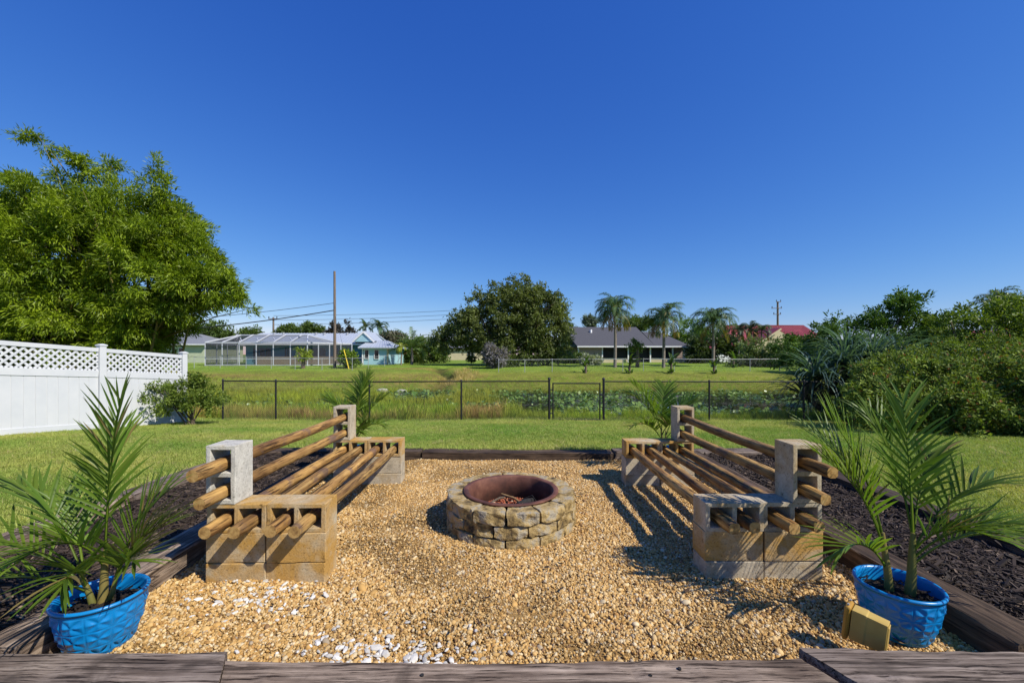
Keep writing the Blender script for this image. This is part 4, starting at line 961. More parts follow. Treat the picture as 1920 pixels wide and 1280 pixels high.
def limb_set(root, base, tips, r0, seed, m='bark', name='branch'):
    r = random.Random(seed); base = Vector(base)
    for tp in tips:
        tp = Vector(tp); mid = base.lerp(tp, .5) + Vector((r.uniform(-1, 1), r.uniform(-1, 1), r.uniform(0, 1))) * (tp - base).length * .10
        MB().tube([base, base.lerp(mid, .6), mid, mid.lerp(tp, .5) + Vector((0, 0, .05)), tp], [r0, r0 * .8, r0 * .6, r0 * .4, r0 * .15], 7).build(name, M[m], root)
def tree(name, label, cat, x, y, trunk_h, r0, ells, cl, seed, group=None, lm='leaf', ntips=7, z=None):
    z = gz1(x, y) if z is None else z; root = thing(name, label, cat, (x, y, z), group)
    top = Vector((x + .1 * r0, y, z + trunk_h))
    MB().tube([(x, y, z - .2), (x + r0 * .2, y, z + trunk_h * .5), top], [r0 * 1.3, r0, r0 * .85], 10).build('trunk', M['bark'], root)
    r = random.Random(seed); tips = []
    for i in range(ntips):
        e = ells[i % len(ells)]; tips.append((e[0] + e[3] * r.uniform(-.5, .5), e[1] + e[4] * r.uniform(-.5, .5), e[2] + e[5] * r.uniform(-.2, .6)))
    limb_set(root, top, tips, r0 * .55, seed)
    V, Q, C = leaf_cloud(seed, ells, **cl); np_obj('crown', V, Q, M[lm], root, C)
    return root
def bush(name, label, cat, x, y, ells, cl, seed, group=None, lm='leaf', r0=.03, ns=6):
    z = gz1(x, y); root = thing(name, label, cat, (x, y, z), group); r = random.Random(seed)
    for i in range(ns):
        e = ells[i % len(ells)]; tp = Vector((e[0] + e[3] * r.uniform(-.6, .6), e[1] + e[4] * r.uniform(-.6, .6), e[2] + e[5] * r.uniform(0, .7)))
        b = Vector((x + r.uniform(-.1, .1) * min(1, e[3]), y + r.uniform(-.1, .1), z - .05)); MB().tube([b, b.lerp(tp, .5) + Vector((0, 0, .08)), tp], [r0, r0 * .7, r0 * .25], 6).build('stem', M['bark'], root)
    V, Q, C = leaf_cloud(seed, ells, **cl); np_obj('foliage', V, Q, M[lm], root, C)
    return root

# bamboo behind the white fence
def bamboo():
    x, y = -15.2, 15.5; z = gz1(x, y); root = thing('bamboo_clump', 'huge yellow green bamboo clump rising behind the white fence', 'bamboo', (x, y, z))
    ells = [(-15.9, 15.5, 4.4, 4.8, 3.2, 3.7), (-19.8, 15.5, 4.2, 4, 3, 3.9), (-12.9, 15, 4.5, 2.2, 2.0, 2.3), (-14.3, 15.5, 6.5, 2.2, 1.8, 1.6), (-17.3, 15.5, 6.8, 2.5, 2, 1.6), (-11.1, 14.8, 3.95, 1.3, 1.2, .85), (-16.6, 15, 1.6, 3.9, 2.4, 1.5), (-20.5, 15, 2, 3, 2.4, 2), (-13.6, 15, 2.4, 1.3, 1.4, 1.2)]
    arms = [(-18.0, 15.3, 9.55, .55, .3, .12), (-17.2, 15.3, 9.1, .4, .3, .25), (-16.1, 15.4, 8.5, .6, .4, .5), (-14.9, 15.4, 8.3, .45, .4, .45), (-13.1, 15.3, 8.25, .32, .3, .4), (-12.75, 15.2, 7.5, .42, .4, .45), (-12.0, 15.2, 6.5, .5, .4, .5), (-11.3, 15.0, 5.3, .6, .5, .5), (-10.4, 14.8, 4.3, .55, .5, .4), (-9.9, 14.7, 3.9, .45, .4, .25), (-9.6, 14.7, 3.4, .25, .3, .25), (-9.4, 14.7, 3.05, .2, .2, .2), (-20, 15.4, 8.4, .9, .5, .4)]
    r = random.Random(8)
    for i, e in enumerate(ells * 4 + arms):
        b = Vector((x + r.uniform(-2.6, 2.4), y + r.uniform(-1, 1), z - .1)); tp = Vector((e[0] + e[3] * r.uniform(-.8, .8), e[1] + e[4] * r.uniform(-.8, .8), e[2] + e[5] * r.uniform(.1, .9)))
        md = b.lerp(tp, .55); md.z = b.z + (tp.z - b.z) * .75; MB().tube([b, b.lerp(md, .5) + Vector((0, 0, .3)), md, md.lerp(tp, .6) + Vector((0, 0, .12)), tp], [.045, .04, .03, .018, .006], 6).build('culm', M['culm'], root)
    kw = dict(cA=(.022, .058, .004), cB=(.20, .255, .012), droop=.5, spread=.5, L=.18, W=.042)
    V1, Q1, C1 = leaf_cloud(21, ells, nclump=640, nspray=38, per=9, csize=.52, shell=.5, flat=.6, **kw)
    V3, Q3, C3 = leaf_cloud(23, [(e[0], e[1] + .6, e[2], e[3] * .8, e[4] * .7, e[5] * .8) for e in ells], nclump=260, nspray=26, per=8, csize=.7, shell=.0, flat=.7, **dict(kw, L=.26, W=.07)); V1 = np.concatenate([V1, V3]); Q1 = np.concatenate([Q1, Q3 + Q1.max() + 1]); C1 = np.concatenate([C1, C3 * .9])
    V2, Q2, C2 = leaf_cloud(22, arms, nclump=72, nspray=14, per=9, csize=.26, shell=.2, flat=.6, **kw)
    np_obj('foliage', np.concatenate([V1, V2]), np.concatenate([Q1, Q2 + len(V1)]), M['leaf'], root, np.concatenate([C1, C2]))
bamboo()
# oak in the middle distance
tree('oak_tree', 'broad dark oak tree beside the drainage ditch', 'tree', -1.2, 50, 2.2, .45,
     [(-1.2, 50, 5.6, 5.2, 4.5, 4.2), (2.6, 50, 5.6, 4.4, 4, 4.6), (-4.8, 50, 4.2, 3.6, 3.4, 2.9), (0.6, 50, 8.0, 4.6, 3.5, 2.7), (4.6, 49.6, 4.2, 2.6, 2.6, 3.2), (-7.6, 50, 3.4, 2.0, 1.8, 1.6), (-9.0, 50, 3.3, 1.2, 1, .8), (0.5, 48.5, 2.0, 4.2, 2.5, 1.6), (4.2, 48.8, 1.7, 2.5, 2, 1.4), (-4.2, 49, 1.7, 1.3, 1.3, 1.2)],
     dict(nclump=520, nspray=20, per=7, csize=.8, L=.32, W=.17, droop=.15, spread=.9, cA=(.035, .05, .014), cB=(.125, .15, .042), shell=.5), 31, ntips=14)
def simple_tree(label, px, py_top, py_mid, wpx, Y, seed, cA=(.03, .055, .012), cB=(.09, .13, .025), n=60, L=.45, group='trees of the far yards', name='tree', lm='leaf'):
    x = (px - 960) / F * Y; top = 1.5 - (py_top - 664.5) / F * Y; mid = 1.5 - (py_mid - 664.5) / F * Y; w = wpx / F * Y / 2; rz = (top - mid); r = random.Random(seed); zg = gz1(x, Y)
    ells = [(x, Y, mid, w * .75, w * .6, rz)] + [(x + w * r.uniform(-.7, .7), Y + r.uniform(-.4, .4) * w, mid + rz * r.uniform(-.5, .35), w * r.uniform(.3, .5), w * .4, rz * r.uniform(.45, .65)) for _ in range(4)]
    return tree(name, label, 'tree', x, Y, max(.4, mid - zg - rz * .5), .16 + w * .02, ells, dict(nclump=n, nspray=14, per=6, csize=max(.35, w * .2), L=L, W=L * .5, droop=.15, spread=.9, cA=cA, cB=cB, shell=.45), seed, group, lm, 5)
simple_tree('round green tree rising behind the pale green house', 392, 598, 628, 100, 70, 41, n=90)
simple_tree('low round tree top over the left end of the pool enclosure roof', 470, 614, 628, 50, 72, 42)
simple_tree('pair tree top above the blue house roof beside the rear utility pole', 545, 606, 622, 62, 74, 43)
simple_tree('yellowish tree top above the middle of the blue house roof', 585, 606, 622, 44, 72, 44)
simple_tree('dark sparse tree behind the tall bare pole', 640, 600, 620, 62, 72, 45, (.015, .014, .014), (.05, .045, .035), n=45)
simple_tree('grey green brush behind the blue house wing', 735, 622, 640, 70, 68, 46, (.07, .065, .05), (.15, .15, .10), n=80)
simple_tree('dense shrubby tree behind the coconut palm', 790, 628, 655, 110, 62, 47, n=110)
simple_tree('bright green tree behind the hip end of the grey roof', 1300, 597, 630, 100, 84, 48, (.04, .075, .01), (.11, .18, .02), n=90)
simple_tree('low green tree behind the middle of the grey roof', 1200, 592, 606, 70, 86, 49, n=60)
simple_tree('silvery tree top behind the grey roof left of the tallest palm', 1105, 592, 606, 30, 80, 50, (.06, .08, .06), (.14, .17, .12), n=36)
simple_tree('small dark tree top between oak and grey roof', 1068, 606, 616, 30, 78, 51, n=30)
simple_tree('dark tree under the third queen palm', 1330, 618, 655, 100, 62, 52, (.018, .03, .01), (.055, .08, .02), n=130)
simple_tree('thin sapling in the yard before the pool enclosure', 568, 652, 664, 42, 44, 53, (.08, .12, .01), (.2, .24, .03), n=12, L=.22)
simple_tree('round bright shrub tree between pole and blue wing', 650, 656, 670, 38, 45, 54, (.05, .09, .012), (.13, .19, .02), n=50, L=.3)
simple_tree('thin tree standing beside the first queen palm', 1195, 636, 648, 40, 46, 55, (.06, .09, .02), (.13, .17, .03), n=11, L=.26)
# flowering and leafy shrubs right of the far yard
for i, (px, pt, pm, w, Y, lb, cA, cB) in enumerate([(1420, 632, 665, 90, 52, 'pale leafy shrub before the cream gable wall', (.04, .07, .015), (.16, .2, .07)), (1480, 628, 668, 110, 50, 'dark leafy shrub before the red metal roof', (.02, .035, .012), (.08, .12, .03)), (1405, 672, 684, 120, 47, 'low dark hedge along the galvanised fence', (.012, .02, .008), (.04, .06, .015)), (1530, 632, 668, 110, 38, 'dense shrub beside the screw pine', (.02, .035, .01), (.07, .105, .02)), (925, 648, 668, 50, 44, 'grey leafless looking shrub before the oak', (.07, .065, .07), (.17, .16, .17)), (955, 672, 682, 60, 47, 'low leafy shrub at the foot of the oak', (.03, .05, .01), (.1, .13, .03)), (1085, 664, 676, 90, 57, 'leafy shrub at the corner of the grey house', (.02, .04, .01), (.09, .13, .025)), (1110, 668, 678, 40, 50, 'white flowering shrub before the grey house', (.08, .1, .06), (.3, .32, .25))]):
    simple_tree(lb, px, pt, pm, w, Y, 60 + i, cA, cB, n=70, L=.32, group='shrubs of the far yards', name='shrub')

# trees on the right, behind the screw pine and hedge
tree('tree', 'dark green tree rising behind the screw pine', 'tree', 15.6, 18.5, 1.6, .16, [(15.9, 18.5, 2.2, 2.6, 1.8, 1.2), (17.4, 18.5, 2.9, 1.5, 1.3, 1.4), (14.0, 18.5, 2.0, 1.5, 1.3, .9), (17.7, 18.5, 3.7, .9, .8, .6), (19.1, 18.5, 2.4, 1.3, 1.2, .9), (13.0, 19, 1.6, 1.2, 1, .8)],
     dict(nclump=190, nspray=14, per=7, csize=.36, L=.17, W=.075, droop=-.1, spread=.8, cA=(.018, .045, .008), cB=(.075, .13, .016), shell=.4), 71, lm='hedge_leaf')
tree('tree', 'light green tree standing behind the hedge', 'tree', 18.2, 16.2, 1.4, .15, [(18.0, 16.2, 2.4, 1.9, 1.6, 1.0), (20.2, 16.2, 2.6, 2.0, 1.6, 1.2), (17.2, 16.2, 1.7, 1.5, 1.3, .8), (22, 16.2, 2.2, 2, 1.6, 1.3), (19.2, 16.2, 3.0, 1.2, 1, .7), (16.2, 15.6, 1.2, 1.3, 1, .8)],
     dict(nclump=230, nspray=14, per=7, csize=.34, L=.15, W=.065, droop=0, spread=.8, cA=(.04, .07, .01), cB=(.14, .19, .025), shell=.4), 72)
# big hedge
bush('hedge_shrub', 'large rounded hedge shrub with reddish new leaves at the lawn edge', 'shrub', 9.6, 8.9, [(8.7, 8.8, .38, 1.5, 1.1, .78), (10.3, 8.4, .5, 1.9, 1.3, 1.0), (12.2, 8.8, .65, 2.0, 1.8, 1.2), (8.6, 9.7, .12, .85, .8, .58), (9.6, 9.4, .75, 1.8, 1.2, .85), (9.2, 8.0, .12, 1.1, .7, .55), (11.2, 7.7, .2, 1.7, .8, .75)],
     dict(nclump=420, nspray=32, per=6, csize=.29, L=.085, W=.045, droop=.1, spread=.9, cA=(.014, .035, .007), cB=(.17, .22, .035), shell=.68, tip=(.05, (.24, .10, .03)), zmin=-.15), 73, lm='hedge_leaf', ns=14)
bush('hedge_shrub', 'taller hedge shrub with yellow green top behind the large rounded one', 'shrub', 12.8, 11.6, [(11.2, 11.4, .8, 1.8, 1.3, .9), (13.6, 11.6, 1.1, 2.2, 1.4, 1.0), (15.6, 11.8, 1.0, 2, 1.6, 1.1), (10.6, 11.4, .2, 1.0, 1, .5)],
     dict(nclump=260, nspray=20, per=6, csize=.28, L=.09, W=.045, droop=0, spread=.9, cA=(.025, .05, .008), cB=(.12, .16, .02), shell=.65, tip=(.05, (.26, .12, .03))), 74, lm='hedge_leaf', ns=10)
# young bush at the end of the white fence
bush('garden_bush', 'loose green bush at the end of the white fence', 'shrub', -8.05, 10.5, [(-8.2, 10.5, .45, .62, .5, .42), (-8.7, 10.4, .35, .5, .4, .36), (-7.7, 10.6, .35, .42, .4, .36), (-8.9, 10.4, .62, .3, .3, .2), (-8.1, 10.5, .82, .4, .3, .2)],
     dict(nclump=95, nspray=14, per=6, csize=.14, L=.075, W=.034, droop=0, spread=.9, cA=(.04, .075, .012), cB=(.15, .19, .03), shell=.35), 75, ns=9, r0=.022)

# screw pine: rosettes of long strap leaves
def strap_rosette(rs, c, n, L, w, col, el0=(-.2, 1.4), droop=1.6):
    V = []; Q = []; C = []; c = np.array(c, float)
    for i in range(n):
        az = rs.uniform(0, 6.283); el = el0[0] + (el0[1] - el0[0]) * rs.uniform() ** .8; h = np.array([math.cos(az), math.sin(az), 0]); s_ = np.array([-h[1], h[0], 0]); l = L * rs.uniform(.7, 1.15); p = c + h * .08; b = len(V); k = np.array(col) * rs.uniform(.6, 1.35); S = 7
        for j in range(S + 1):
            t = j / S; e = el - droop * rs.uniform(.92, 1.08) * t ** 1.5; ww = w * (1 - .85 * t ** 1.6) / 2; up = np.array([0, 0, 1.0])
            V += [p - s_ * ww + up * ww * .6, p, p + s_ * ww + up * ww * .6]; C += [k, k * .8, k]; p = p + (h * math.cos(e) + up * math.sin(e)) * l / S
        for j in range(S): a = b + 3 * j; Q += [(a, a + 1, a + 4, a + 3), (a + 1, a + 2, a + 5, a + 4)]
    return np.array(V), np.array(Q), np.array(C)
def screw_pine():
    x, y = 11.1, 13.4; z = gz1(x, y); root = thing('screw_pine', 'blue green screw pine with long drooping strap leaves over the fence end', 'screw pine', (x, y, z)); rs = np.random.RandomState(9)
    heads = [(10.3, 12.9, 1.15), (11.3, 13.0, 1.35), (12.2, 13.2, 1.25), (9.5, 13.0, .75), (10.9, 13.5, 1.5), (10.0, 12.8, .25), (9.4, 13.2, .1), (11.8, 12.8, .8), (10.6, 12.7, .6), (12.7, 13.4, .95)]
    for (hx, hy, hz) in heads:
        MB().tube([(x + (hx - x) * .25, y, z - .1), (x + (hx - x) * .7, (y + hy) / 2, z + (hz - z) * .45), (hx, hy, hz)], [.11, .09, .07], 8).build('trunk', M['bark'], root)
        V, Q, C = strap_rosette(rs, (hx, hy, hz), 105, 1.45, .062, (.10, .175, .14) if hz > .3 else (.07, .11, .045)); V[:, 2] = np.maximum(V[:, 2], z + .02); np_obj('leaf_rosette', V, Q, M['glossy_leaf'], root, C, True)
screw_pine()

# ---------------------------------------------------------------- palms of the far yards
def palm(label, px, Y, top_py, flen, nf, seed, col=(.045, .08, .03), dead=0, trunk=.15, group='palms of the far yards', name='palm_tree', droop=(1.6, 2.8), el=(-5, 85), ldr=1.8, ll=.5, hang=.0, lm='leaf'):
    x = (px - 960) / F * Y; z = gz1(x, Y); zt = 1.5 - (top_py - 664.5) / F * Y; rs = np.random.RandomState(seed); root = thing(name, label, 'palm tree', (x, Y, z), group)
    MB().tube([(x, Y, z - .2), (x + .05, Y, (z + zt) / 2), (x, Y, zt)], [trunk * 1.2, trunk, trunk * .8], 10).build('trunk', M['palm_bark'], root)
    for i in range(nf):
        a = R(rs.uniform(0, 360)); e = R(el[0] + (el[1] - el[0]) * (i / nf) ** .9)
        V, Q, C = frond(rs, (x, Y, zt - .1), a, e, flen * rs.uniform(.85, 1.1), rs.uniform(*droop), nl=22, bare=.12, ll=ll, lw=.075, vee=.2, ldroop=ldr, stalk=.035, segs=2, col=1.7 * np.array(col) * rs.uniform(.7, 1.3), fold=False); np_obj('frond', V, Q, M[lm], root, C)
    for i in range(dead):
        a = R(rs.uniform(0, 360)); k = (.28, .24, .04) if i % 2 == 0 else (.22, .13, .05)
        V, Q, C = frond(rs, (x, Y, zt - .25), a, R(-25), flen * .95, 1.1, nl=18, bare=.1, ll=ll * .7, lw=.08, vee=.0, ldroop=2, stalk=.035, segs=2, col=k, fold=False); np_obj('dead_frond', V, Q, M['dryfrond'], root, C)
    return root
palm('tallest queen palm with hanging yellowed fronds before the grey house', 1153, 45, 580, 2.8, 34, 81, dead=8, ll=.8)
palm('queen palm with brown hanging fronds before the porch', 1244, 45, 595, 2.7, 32, 82, dead=7, ll=.8)
palm('full queen palm at the hip end of the grey roof', 1337, 47, 602, 3.0, 38, 83, dead=2, ll=.85)
palm('spreading coconut palm between the blue house and the oak', 772, 52, 652, 3.2, 20, 84, col=(.06, .10, .02), droop=(.8, 1.8), dead=3, ll=.55, el=(5, 85))
palm('slim palm behind the blue house gable', 686, 66, 612, 1.7, 14, 85, droop=(.8, 1.8), ll=.4, trunk=.1)
palm('palm behind the blue house wing', 712, 64, 612, 2.0, 18, 86, col=(.035, .07, .03), ll=.5, trunk=.12)
palm('slim palm with a small head beside the blue house wing', 752, 50, 650, 1.1, 10, 87, col=(.14, .17, .02), ll=.3, trunk=.09)
for k, (px, tp, lb) in enumerate([(1385, 618, 'thin palm before the cream garage'), (1408, 616, 'thin palm beside the red garage roof'), (1428, 618, 'thin palm before the cream gable')]): palm(lb, px, 56, tp, 1.8, 14, 90 + k, col=(.05, .07, .04), trunk=.08, ll=.45, dead=2)
palm('tall palm head showing above the light green tree', 1865, 34, 566, 2.0, 20, 94, col=(.05, .08, .045), ll=.5)
palm('tall palm head partly outside the frame above the light green tree', 1925, 34, 566, 2.0, 20, 95, col=(.05, .08, .045), ll=.5)
# banana-like plants in the bank
def paddle_plant(label, px, Y, h, seed):
    x = (px - 960) / F * Y; z = gz1(x, Y); root = thing('bird_of_paradise_plant', label, 'plant', (x, Y, z), 'paddle leaved plants on the far bank'); rs = np.random.RandomState(seed)
    MB().tube([(x, Y, z - .1), (x + .05, Y, z + h * .45)], [.12, .07], 8).build('stem', M['bark'], root)
    for i in range(15):
        az = rs.uniform(0, 6.283); low = i > 7; l = h * rs.uniform(.4, .62) * (.55 if low else 1); b = (x + rs.normal(0, .12), Y + rs.normal(0, .1), z + (.02 if low else h * rs.uniform(.25, .5)))
        V, Q, C = strap_rosette(np.random.RandomState(seed * 20 + i), b, 1, l, .26, (.09, .16, .03), (.5, 1.4), 1.3)
        np_obj('leaf', V, Q, M['glossy_leaf'], root, C, True)
for k, (px, Y, h, lb) in enumerate([(1098, 38.4, 2.0, 'paddle leaved plant with a pale leaf before the porch wall'), (1180, 38.2, 2.3, 'paddle leaved plant before the tallest queen palm'), (1258, 38.2, 2.4, 'paddle leaved plant before the second queen palm'), (1338, 38.0, 2.0, 'paddle leaved plant before the full queen palm'), (1375, 45.0, 2.4, 'young paddle leaved tree before the cream garage')]): paddle_plant(lb, px, Y, h, 101 + k)

# pale rocks at the mouth of the ditch
for k, (x, y, s_, lb) in enumerate([(-8.9, 28.6, .55, 'largest pale flat rock where the drainage ditch meets the pond'), (-7.6, 28.9, .3, 'small pale rock beside the flat rock at the ditch mouth')]):
    o = link('rock', lump(300 + k, (1, .8, .42), .45, 2, M['conc_grey'], 'rock', False)); o.scale = (s_,) * 3; o.location = (x, y, max(gz1(x, y), -1.1) + s_ * .15); tag(o, lb, 'rock', 'rocks at the ditch mouth')
# ---------------------------------------------------------------- gravel
def gravel():
    r = np.random.RandomState(1); n = 175000; x = r.uniform(-2.32, 2.40, n); y = 1.86 + 4.1 * r.uniform(0, 1, n) ** 1.12
    z = -.012 + .02 * (vnoise(x * 2.4, y * 2.4, 5) - .5) + .008 * r.uniform(0, 1, n) + .012 * (vnoise(x * 5, y * 5, 15) - .5)
    d = np.hypot(x + .01, y - 3.81); keep = (d > .565); x, y, z = x[keep], y[keep], z[keep]; n = len(x)
    s = .0058 * np.exp(r.normal(0, .38, n)) * (1 - .1 * (y > 4)); sc_ = s[:, None] * np.stack([r.uniform(.95, 1.35, n), r.uniform(.8, 1.05, n), r.uniform(.6, .85, n)], -1)
    pal = np.array([[.51, .325, .12], [.45, .265, .082], [.57, .40, .185], [.37, .20, .062], [.60, .48, .29], [.23, .13, .058], [.38, .30, .20]])
    c = pal[r.choice(7, n, p=[.30, .25, .20, .08, .10, .04, .03])] * r.uniform(.84, 1.16, (n, 1))
    soil = np.clip((.6 * vnoise(x * 1.1 + 9, y * 1.1, 33) + .4 * vnoise(x * 4.3, y * 4.3, 34) - .47) * 5, 0, 1) * (r.uniform(size=n) < .7); c *= (1 - .5 * soil)[:, None]; sc_ *= (1 - .4 * soil)[:, None]
    # pale limestone chips, mostly towards the front
    m = 430; t = r.uniform(size=m)
    wx = np.where(t < .55, r.normal(-.62, .26, m), np.where(t < .86, r.normal(-1.62, .22, m), r.uniform(-2.1, 2.2, m))); wy = np.where(t < .55, 1.93 + np.abs(r.normal(0, .15, m)), np.where(t < .86, r.normal(2.58, .14, m), r.uniform(1.95, 5.8, m)))
    ok = (np.hypot(wx + .01, wy - 3.81) > .63) & (wx > -2.2) & (wy < 5.9) & (wx < 2.3); wx, wy = wx[ok], wy[ok]; m = len(wx)
    ws = .0118 * np.exp(r.normal(0, .32, m)) * np.where((wy > 2.9) | (wx > .3), .55, 1); wsc = ws[:, None] * np.stack([r.uniform(1, 1.7, m), r.uniform(.7, 1, m), r.uniform(.4, .7, m)], -1)
    wc = np.array([.66, .64, .60]) * r.uniform(.6, 1.12, (m, 1)) * np.array([1, r.uniform(.93, 1.0), .95])
    pts = np.concatenate([np.stack([x, y, z], -1), np.stack([wx, wy, np.full(m, .004)], -1)])
    rot = np.concatenate([np.stack([r.normal(0, .5, n), r.normal(0, .5, n), r.uniform(0, 6.28, n)], -1), np.stack([r.normal(0, .25, m), r.normal(0, .25, m), r.uniform(0, 6.28, m)], -1)])
    idx = np.concatenate([r.randint(0, 5, n), r.randint(5, 8, m)])
    pr = [lump(i, (1, 1, 1), .22, 2, M['inst_stone']) for i in range(5)] + [lump(20 + i, (1, 1, 1), .5, 1, M['inst_stone'], 'chip', False) for i in range(3)]
    scatter('gravel', pts, rot, np.concatenate([sc_, wsc]), idx, np.concatenate([c, wc]), pr, 'golden pea gravel with scattered white stone chips around the fire pit', 'gravel')
gravel()
def litter():
    r = np.random.RandomState(17); n = 110; x = r.uniform(-2.1, 2.2, n); y = 1.95 + 3.8 * r.uniform(size=n) ** 1.3; ok = np.hypot(x, y - 3.81) > .64; x, y = x[ok], y[ok]; n = len(x)
    pr = []
    for i in range(3):
        V = [(-1, 0, .1), (-.3, .32, 0), (.5, .25, .1), (1, 0, .3), (.4, -.28, .12), (-.4, -.3, .02)]; pr.append(np_mesh('dry_leaf', [(a, b * (1 - .3 * i), c + .1 * i * a * a) for a, b, c in V], [(0, 5, 4, 3), (0, 3, 2, 1)], M['inst_stone']))
    s = r.uniform(.012, .034, n); pal = np.array([[.06, .035, .02], [.12, .07, .03], [.03, .02, .015]])
    scatter('leaf_litter', np.stack([x, y, np.full(n, .016)], -1), np.stack([r.normal(0, .3, n), r.normal(0, .3, n), r.uniform(0, 6.28, n)], -1), np.stack([s, s, s], -1), r.randint(0, 3, n), pal[r.randint(0, 3, n)], pr, 'small dry brown leaves scattered on the gravel', 'dry leaves')
litter()
def mulch():
    r = np.random.RandomState(2); P = []
    for lab, x0, x1 in (('dark shredded bark mulch on the white fence side', -3.67, -2.52), ('dark shredded bark mulch on the hedge side', 2.60, 3.62)):
        n = 30000; x = r.uniform(x0, x1, n); y = r.uniform(1.9, 5.95, n); z = .055 + .05 * (vnoise(x * 2.4, y * 2.4, 5) - .5) + .018 * r.uniform(0, 1, n)
        rot = np.stack([r.normal(0, .3, n), r.normal(0, .28, n), r.uniform(0, 6.28, n)], -1); s = np.exp(r.normal(0, .4, (n, 1))) * np.array([[1, 1, 1]])
        pal = np.array([[.022, .015, .011], [.048, .033, .024], [.09, .064, .046], [.2, .145, .10]]); c = pal[r.choice(4, n, p=[.42, .38, .17, .03])] * r.uniform(.8, 1.2, (n, 1))
        pr = []
        for i in range(4):
            rr = random.Random(i); mb = MB(); L = .016 + .006 * i; w = .0022 + .0011 * (i % 2); ps = [Vector((-L, rr.uniform(-.004, .004), 0)), Vector((0, rr.uniform(-.006, .006), .003)), Vector((L, rr.uniform(-.004, .004), -.002))]
            mb.bar(ps[0], ps[1], w * 2, .004).bar(ps[1], ps[2], w * 1.5, .0035); pr.append(mb.mesh('mulch_chip', M['inst_stone']))
        scatter('mulch', np.stack([x, y, z], -1), rot, s, r.randint(0, 4, n), c, pr, lab, 'mulch')
mulch()
# ---------------------------------------------------------------- grass
TUFT = [blade_tuft(i, 16, .060, .0048, .055, .9, 2, M['inst_leaf']) for i in range(4)]
def lawn():
    r = np.random.RandomState(3); X = []; Y = []
    for (n, ya, yb) in ((15000, 2.0, 5.0), (19000, 5.0, 8.0), (26000, 8.0, 12.9)):
        y = r.uniform(ya, yb, n * 2); x = r.uniform(-1, 1, n * 2) * np.minimum(1.34 * y + .6, 12.6)
        ok = ~((x > X0 - .02) & (x < X1 + .02) & (y > Y0) & (y < Y1 + .01)) & (x > -10.2); X.append(x[ok]); Y.append(y[ok])
    x = np.concatenate(X); y = np.concatenate(Y); n = len(x); z = gz(x, y) - .008
    s = r.uniform(.7, 1.15, n) * (.8 + .5 * vnoise(x * .7, y * .7, 12)); near = np.clip((y - 11.6) / .8, 0, 1); s = s * (1 + 1.0 * near * r.uniform(.3, 1, n)); edge = (x > X0 - .14) & (x < X1 + .14) & (y < Y1 + .14); s = s * np.where(edge, r.uniform(1, 1.9, n), 1)
    k = np.clip(vnoise(x * .55, y * .9, 31) * .8 + vnoise(x * 2.3, y * 2.3, 32) * .35 + r.uniform(-.25, .25, n), 0, 1)[:, None]
    c = np.array([.17, .305, .042]) * (1 - k) + np.array([.46, .46, .12]) * k; c *= r.uniform(.8, 1.2, (n, 1)); dry = r.uniform(size=n) < .06; c[dry] = np.array([.5, .42, .2])
    scatter('lawn_grass', np.stack([x, y, z], -1), np.stack([r.normal(0, .12, n), r.normal(0, .12, n), r.uniform(0, 6.28, n)], -1), np.stack([s * 1.15, s * 1.15, s], -1), r.randint(0, 4, n), c, TUFT, 'mown yellow green lawn grass around the seating area', 'grass')
lawn()
REED = [blade_tuft(40 + i, 14, .62, .013, .16, .55, 3, M['inst_leaf']) for i in range(4)]
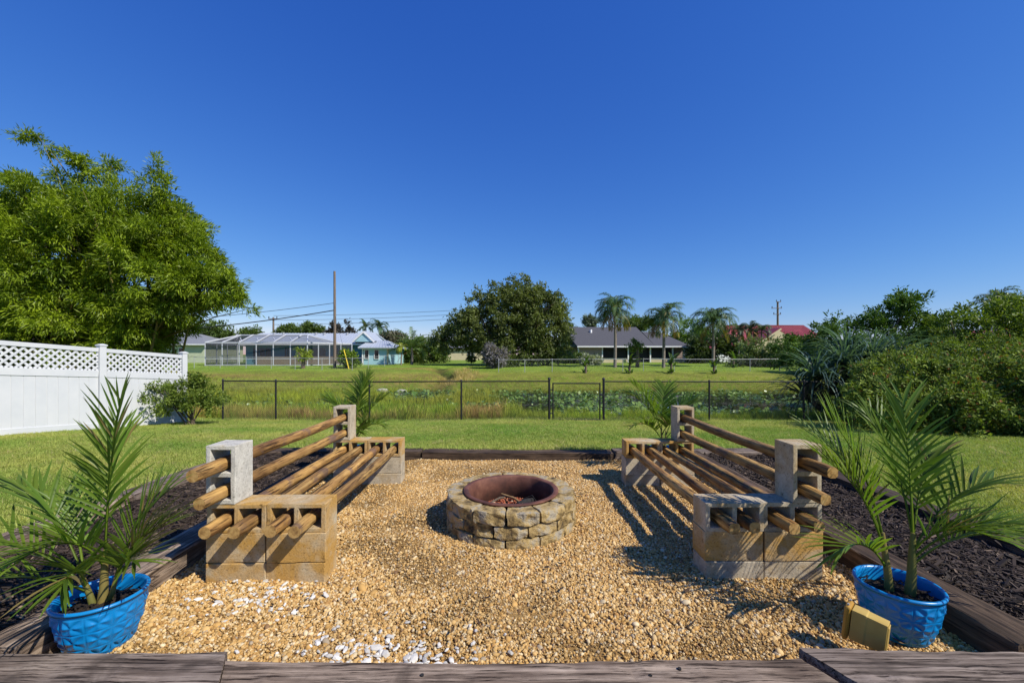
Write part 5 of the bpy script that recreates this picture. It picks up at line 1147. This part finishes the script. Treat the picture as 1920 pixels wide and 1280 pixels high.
def marsh():
    r = np.random.RandomState(4); n = 30000
    y = r.uniform(12.65, 31, n); x = r.uniform(-1.35, 1.35, n) * y
    f = x / y                                             # open water widens towards the hedge side
    left = np.clip((.02 - f) * 9 + (vnoise(x * .45, y * .45, 41) - .5) * 1.3, 0, 1)
    edge = (y < 15.8 - 1.2 * vnoise(x * .5, y * .2, 43) + np.clip(1.4 - f * 6, 0, 2.0)); far = y > 28.4
    gap = np.exp(-(((x + 5.6) / 2.2) ** 2 + ((y - 26) / 3.0) ** 2)) > .35
    ok = (edge | far | (r.uniform(size=n) < left * .9)) & ~gap & ~((y > 19 + .8 * vnoise(x * .4, 0 * x, 48)) & (y < 21.6) & (r.uniform(size=n) < .92)); x, y = x[ok], y[ok]; n = len(x); z = np.maximum(gz(x, y), -1.12) - .03
    far = y > 28.4; s = r.uniform(.55, 1.1, n) * np.where(far, .42, 1); s *= np.where(y < 14.2, .68 + .3 * vnoise(x * .6, y, 6), 1) * np.where((y < 16) & (x / y > .02), .62, 1)
    b = np.clip((vnoise(x * .33, y * .55, 44) - .30) * 3.2, 0, 1)[:, None]; g = r.uniform(0, 1, (n, 1))
    c = (np.array([.17, .34, .02]) * (1 - g) + np.array([.48, .56, .05]) * g); rd = np.array([.46, .31, .11])
    band = np.clip((y - 17.5) / 3, 0, 1)[:, None]; c = c * (1 - .45 * band) + np.array([.46, .44, .04]) * .45 * band; mid = (np.exp(-((y - 17.4) / 1.3) ** 2))[:, None]; c = c * (1 - .6 * mid) + np.array([.12, .24, .02]) * .6 * mid
    bw = b * np.where((y > 12.9) & (y < 16.3) & (x < -.3), 1.0, .25)[:, None]; s = s * (.72 + .6 * vnoise(x * .9, y * .9, 47)); c = c * (1 - bw) + rd * bw; c = np.where(far[:, None], c * .75 + np.array([.05, .035, .01]), c) * r.uniform(.5, 1.25, (n, 1))
    scatter('marsh_grass', np.stack([x, y, z], -1), np.stack([r.normal(0, .12, n), r.normal(0, .12, n), r.uniform(0, 6.28, n)], -1), np.stack([s, s, s], -1), r.randint(0, 4, n), c, REED, 'tall yellow green and reddish marsh grass beyond the black fence', 'marsh grass')
    # grass of the far bank and yards
    n = 30000; y = r.uniform(29, 60, n) ; x = r.uniform(-1.3, 1.0, n) * y; cx = -4.6 - .16 * (y - 28) + .7 * np.sin(y * .55); ok = (np.abs(x - cx) > .55) | (y > 46); x, y = x[ok], y[ok]; n = len(x); z = gz(x, y) - .02
    s = r.uniform(.12, .3, n) * np.where(y < 36, 1.5, .8); tall = (np.hypot((x + 4.6) / 1.6, (y - 36) / 4) < 1) & (r.uniform(size=n) < .5); s = np.where(tall, .9, s); k = np.clip(vnoise(x * .25, y * .25, 51) * .8 + r.uniform(0, .4, n) - .1, 0, 1)[:, None]
    c = np.array([.20, .38, .03]) * (1 - k) + np.array([.44, .47, .09]) * k; c = np.where(tall[:, None], np.array([.5, .39, .15]), c) * r.uniform(.8, 1.2, (n, 1))
    scatter('far_grass', np.stack([x, y, z], -1), np.stack([r.normal(0, .1, n), r.normal(0, .1, n), r.uniform(0, 6.28, n)], -1), np.stack([s * 1.8, s * 1.8, s], -1), r.randint(0, 4, n), c, REED, 'rough grass of the far bank and yards', 'grass')
marsh()
def pads():
    r = np.random.RandomState(6); n = 36000; y = r.uniform(15.5, 29, n); x = r.uniform(-1.1, 1.35, n) * y
    d = vnoise(x * .55, y * .42, 61) * .6 + vnoise(x * 1.6, y * 1.2, 62) * .4; f = x / y
    ok = (d > .40 + .5 * np.clip((f - .2) * 3, 0, .35) * (y < 24)) & (r.uniform(size=n) < .7); x, y = x[ok], y[ok]; n = len(x)
    up = r.uniform(size=n) < .45; z = -1.094 + np.where(up, r.uniform(.02, .22, n), r.uniform(0, .01, n)); tl = np.where(up, .42, .04)
    s = r.uniform(.05, .115, n); k = r.uniform(0, 1, (n, 1)); c = np.array([.07, .16, .02]) * (1 - k) + np.array([.25, .35, .07]) * k; w = r.uniform(size=n) < .006; c[w] = (.6, .6, .5); s[w] *= .6
    pr = []
    for i in range(3):
        V = [(0, 0, -.06)] + [(math.cos(t), math.sin(t) * (.92 + .04 * i), .05 * math.sin(3 * t + i)) for t in np.linspace(.18, 6.1, 13)]
        pr.append(np_mesh('pad', V, [(0, k + 1, k + 2) for k in range(12)], M['inst_pad'], None, True))
    scatter('lily_pads', np.stack([x, y, z], -1), np.stack([r.normal(0, 1, n) * tl, r.normal(0, 1, n) * tl, r.uniform(0, 6.28, n)], -1), np.stack([s, s, s], -1), r.randint(0, 3, n), c, pr, 'floating lily pads crowding the pond', 'lily pads')
pads()
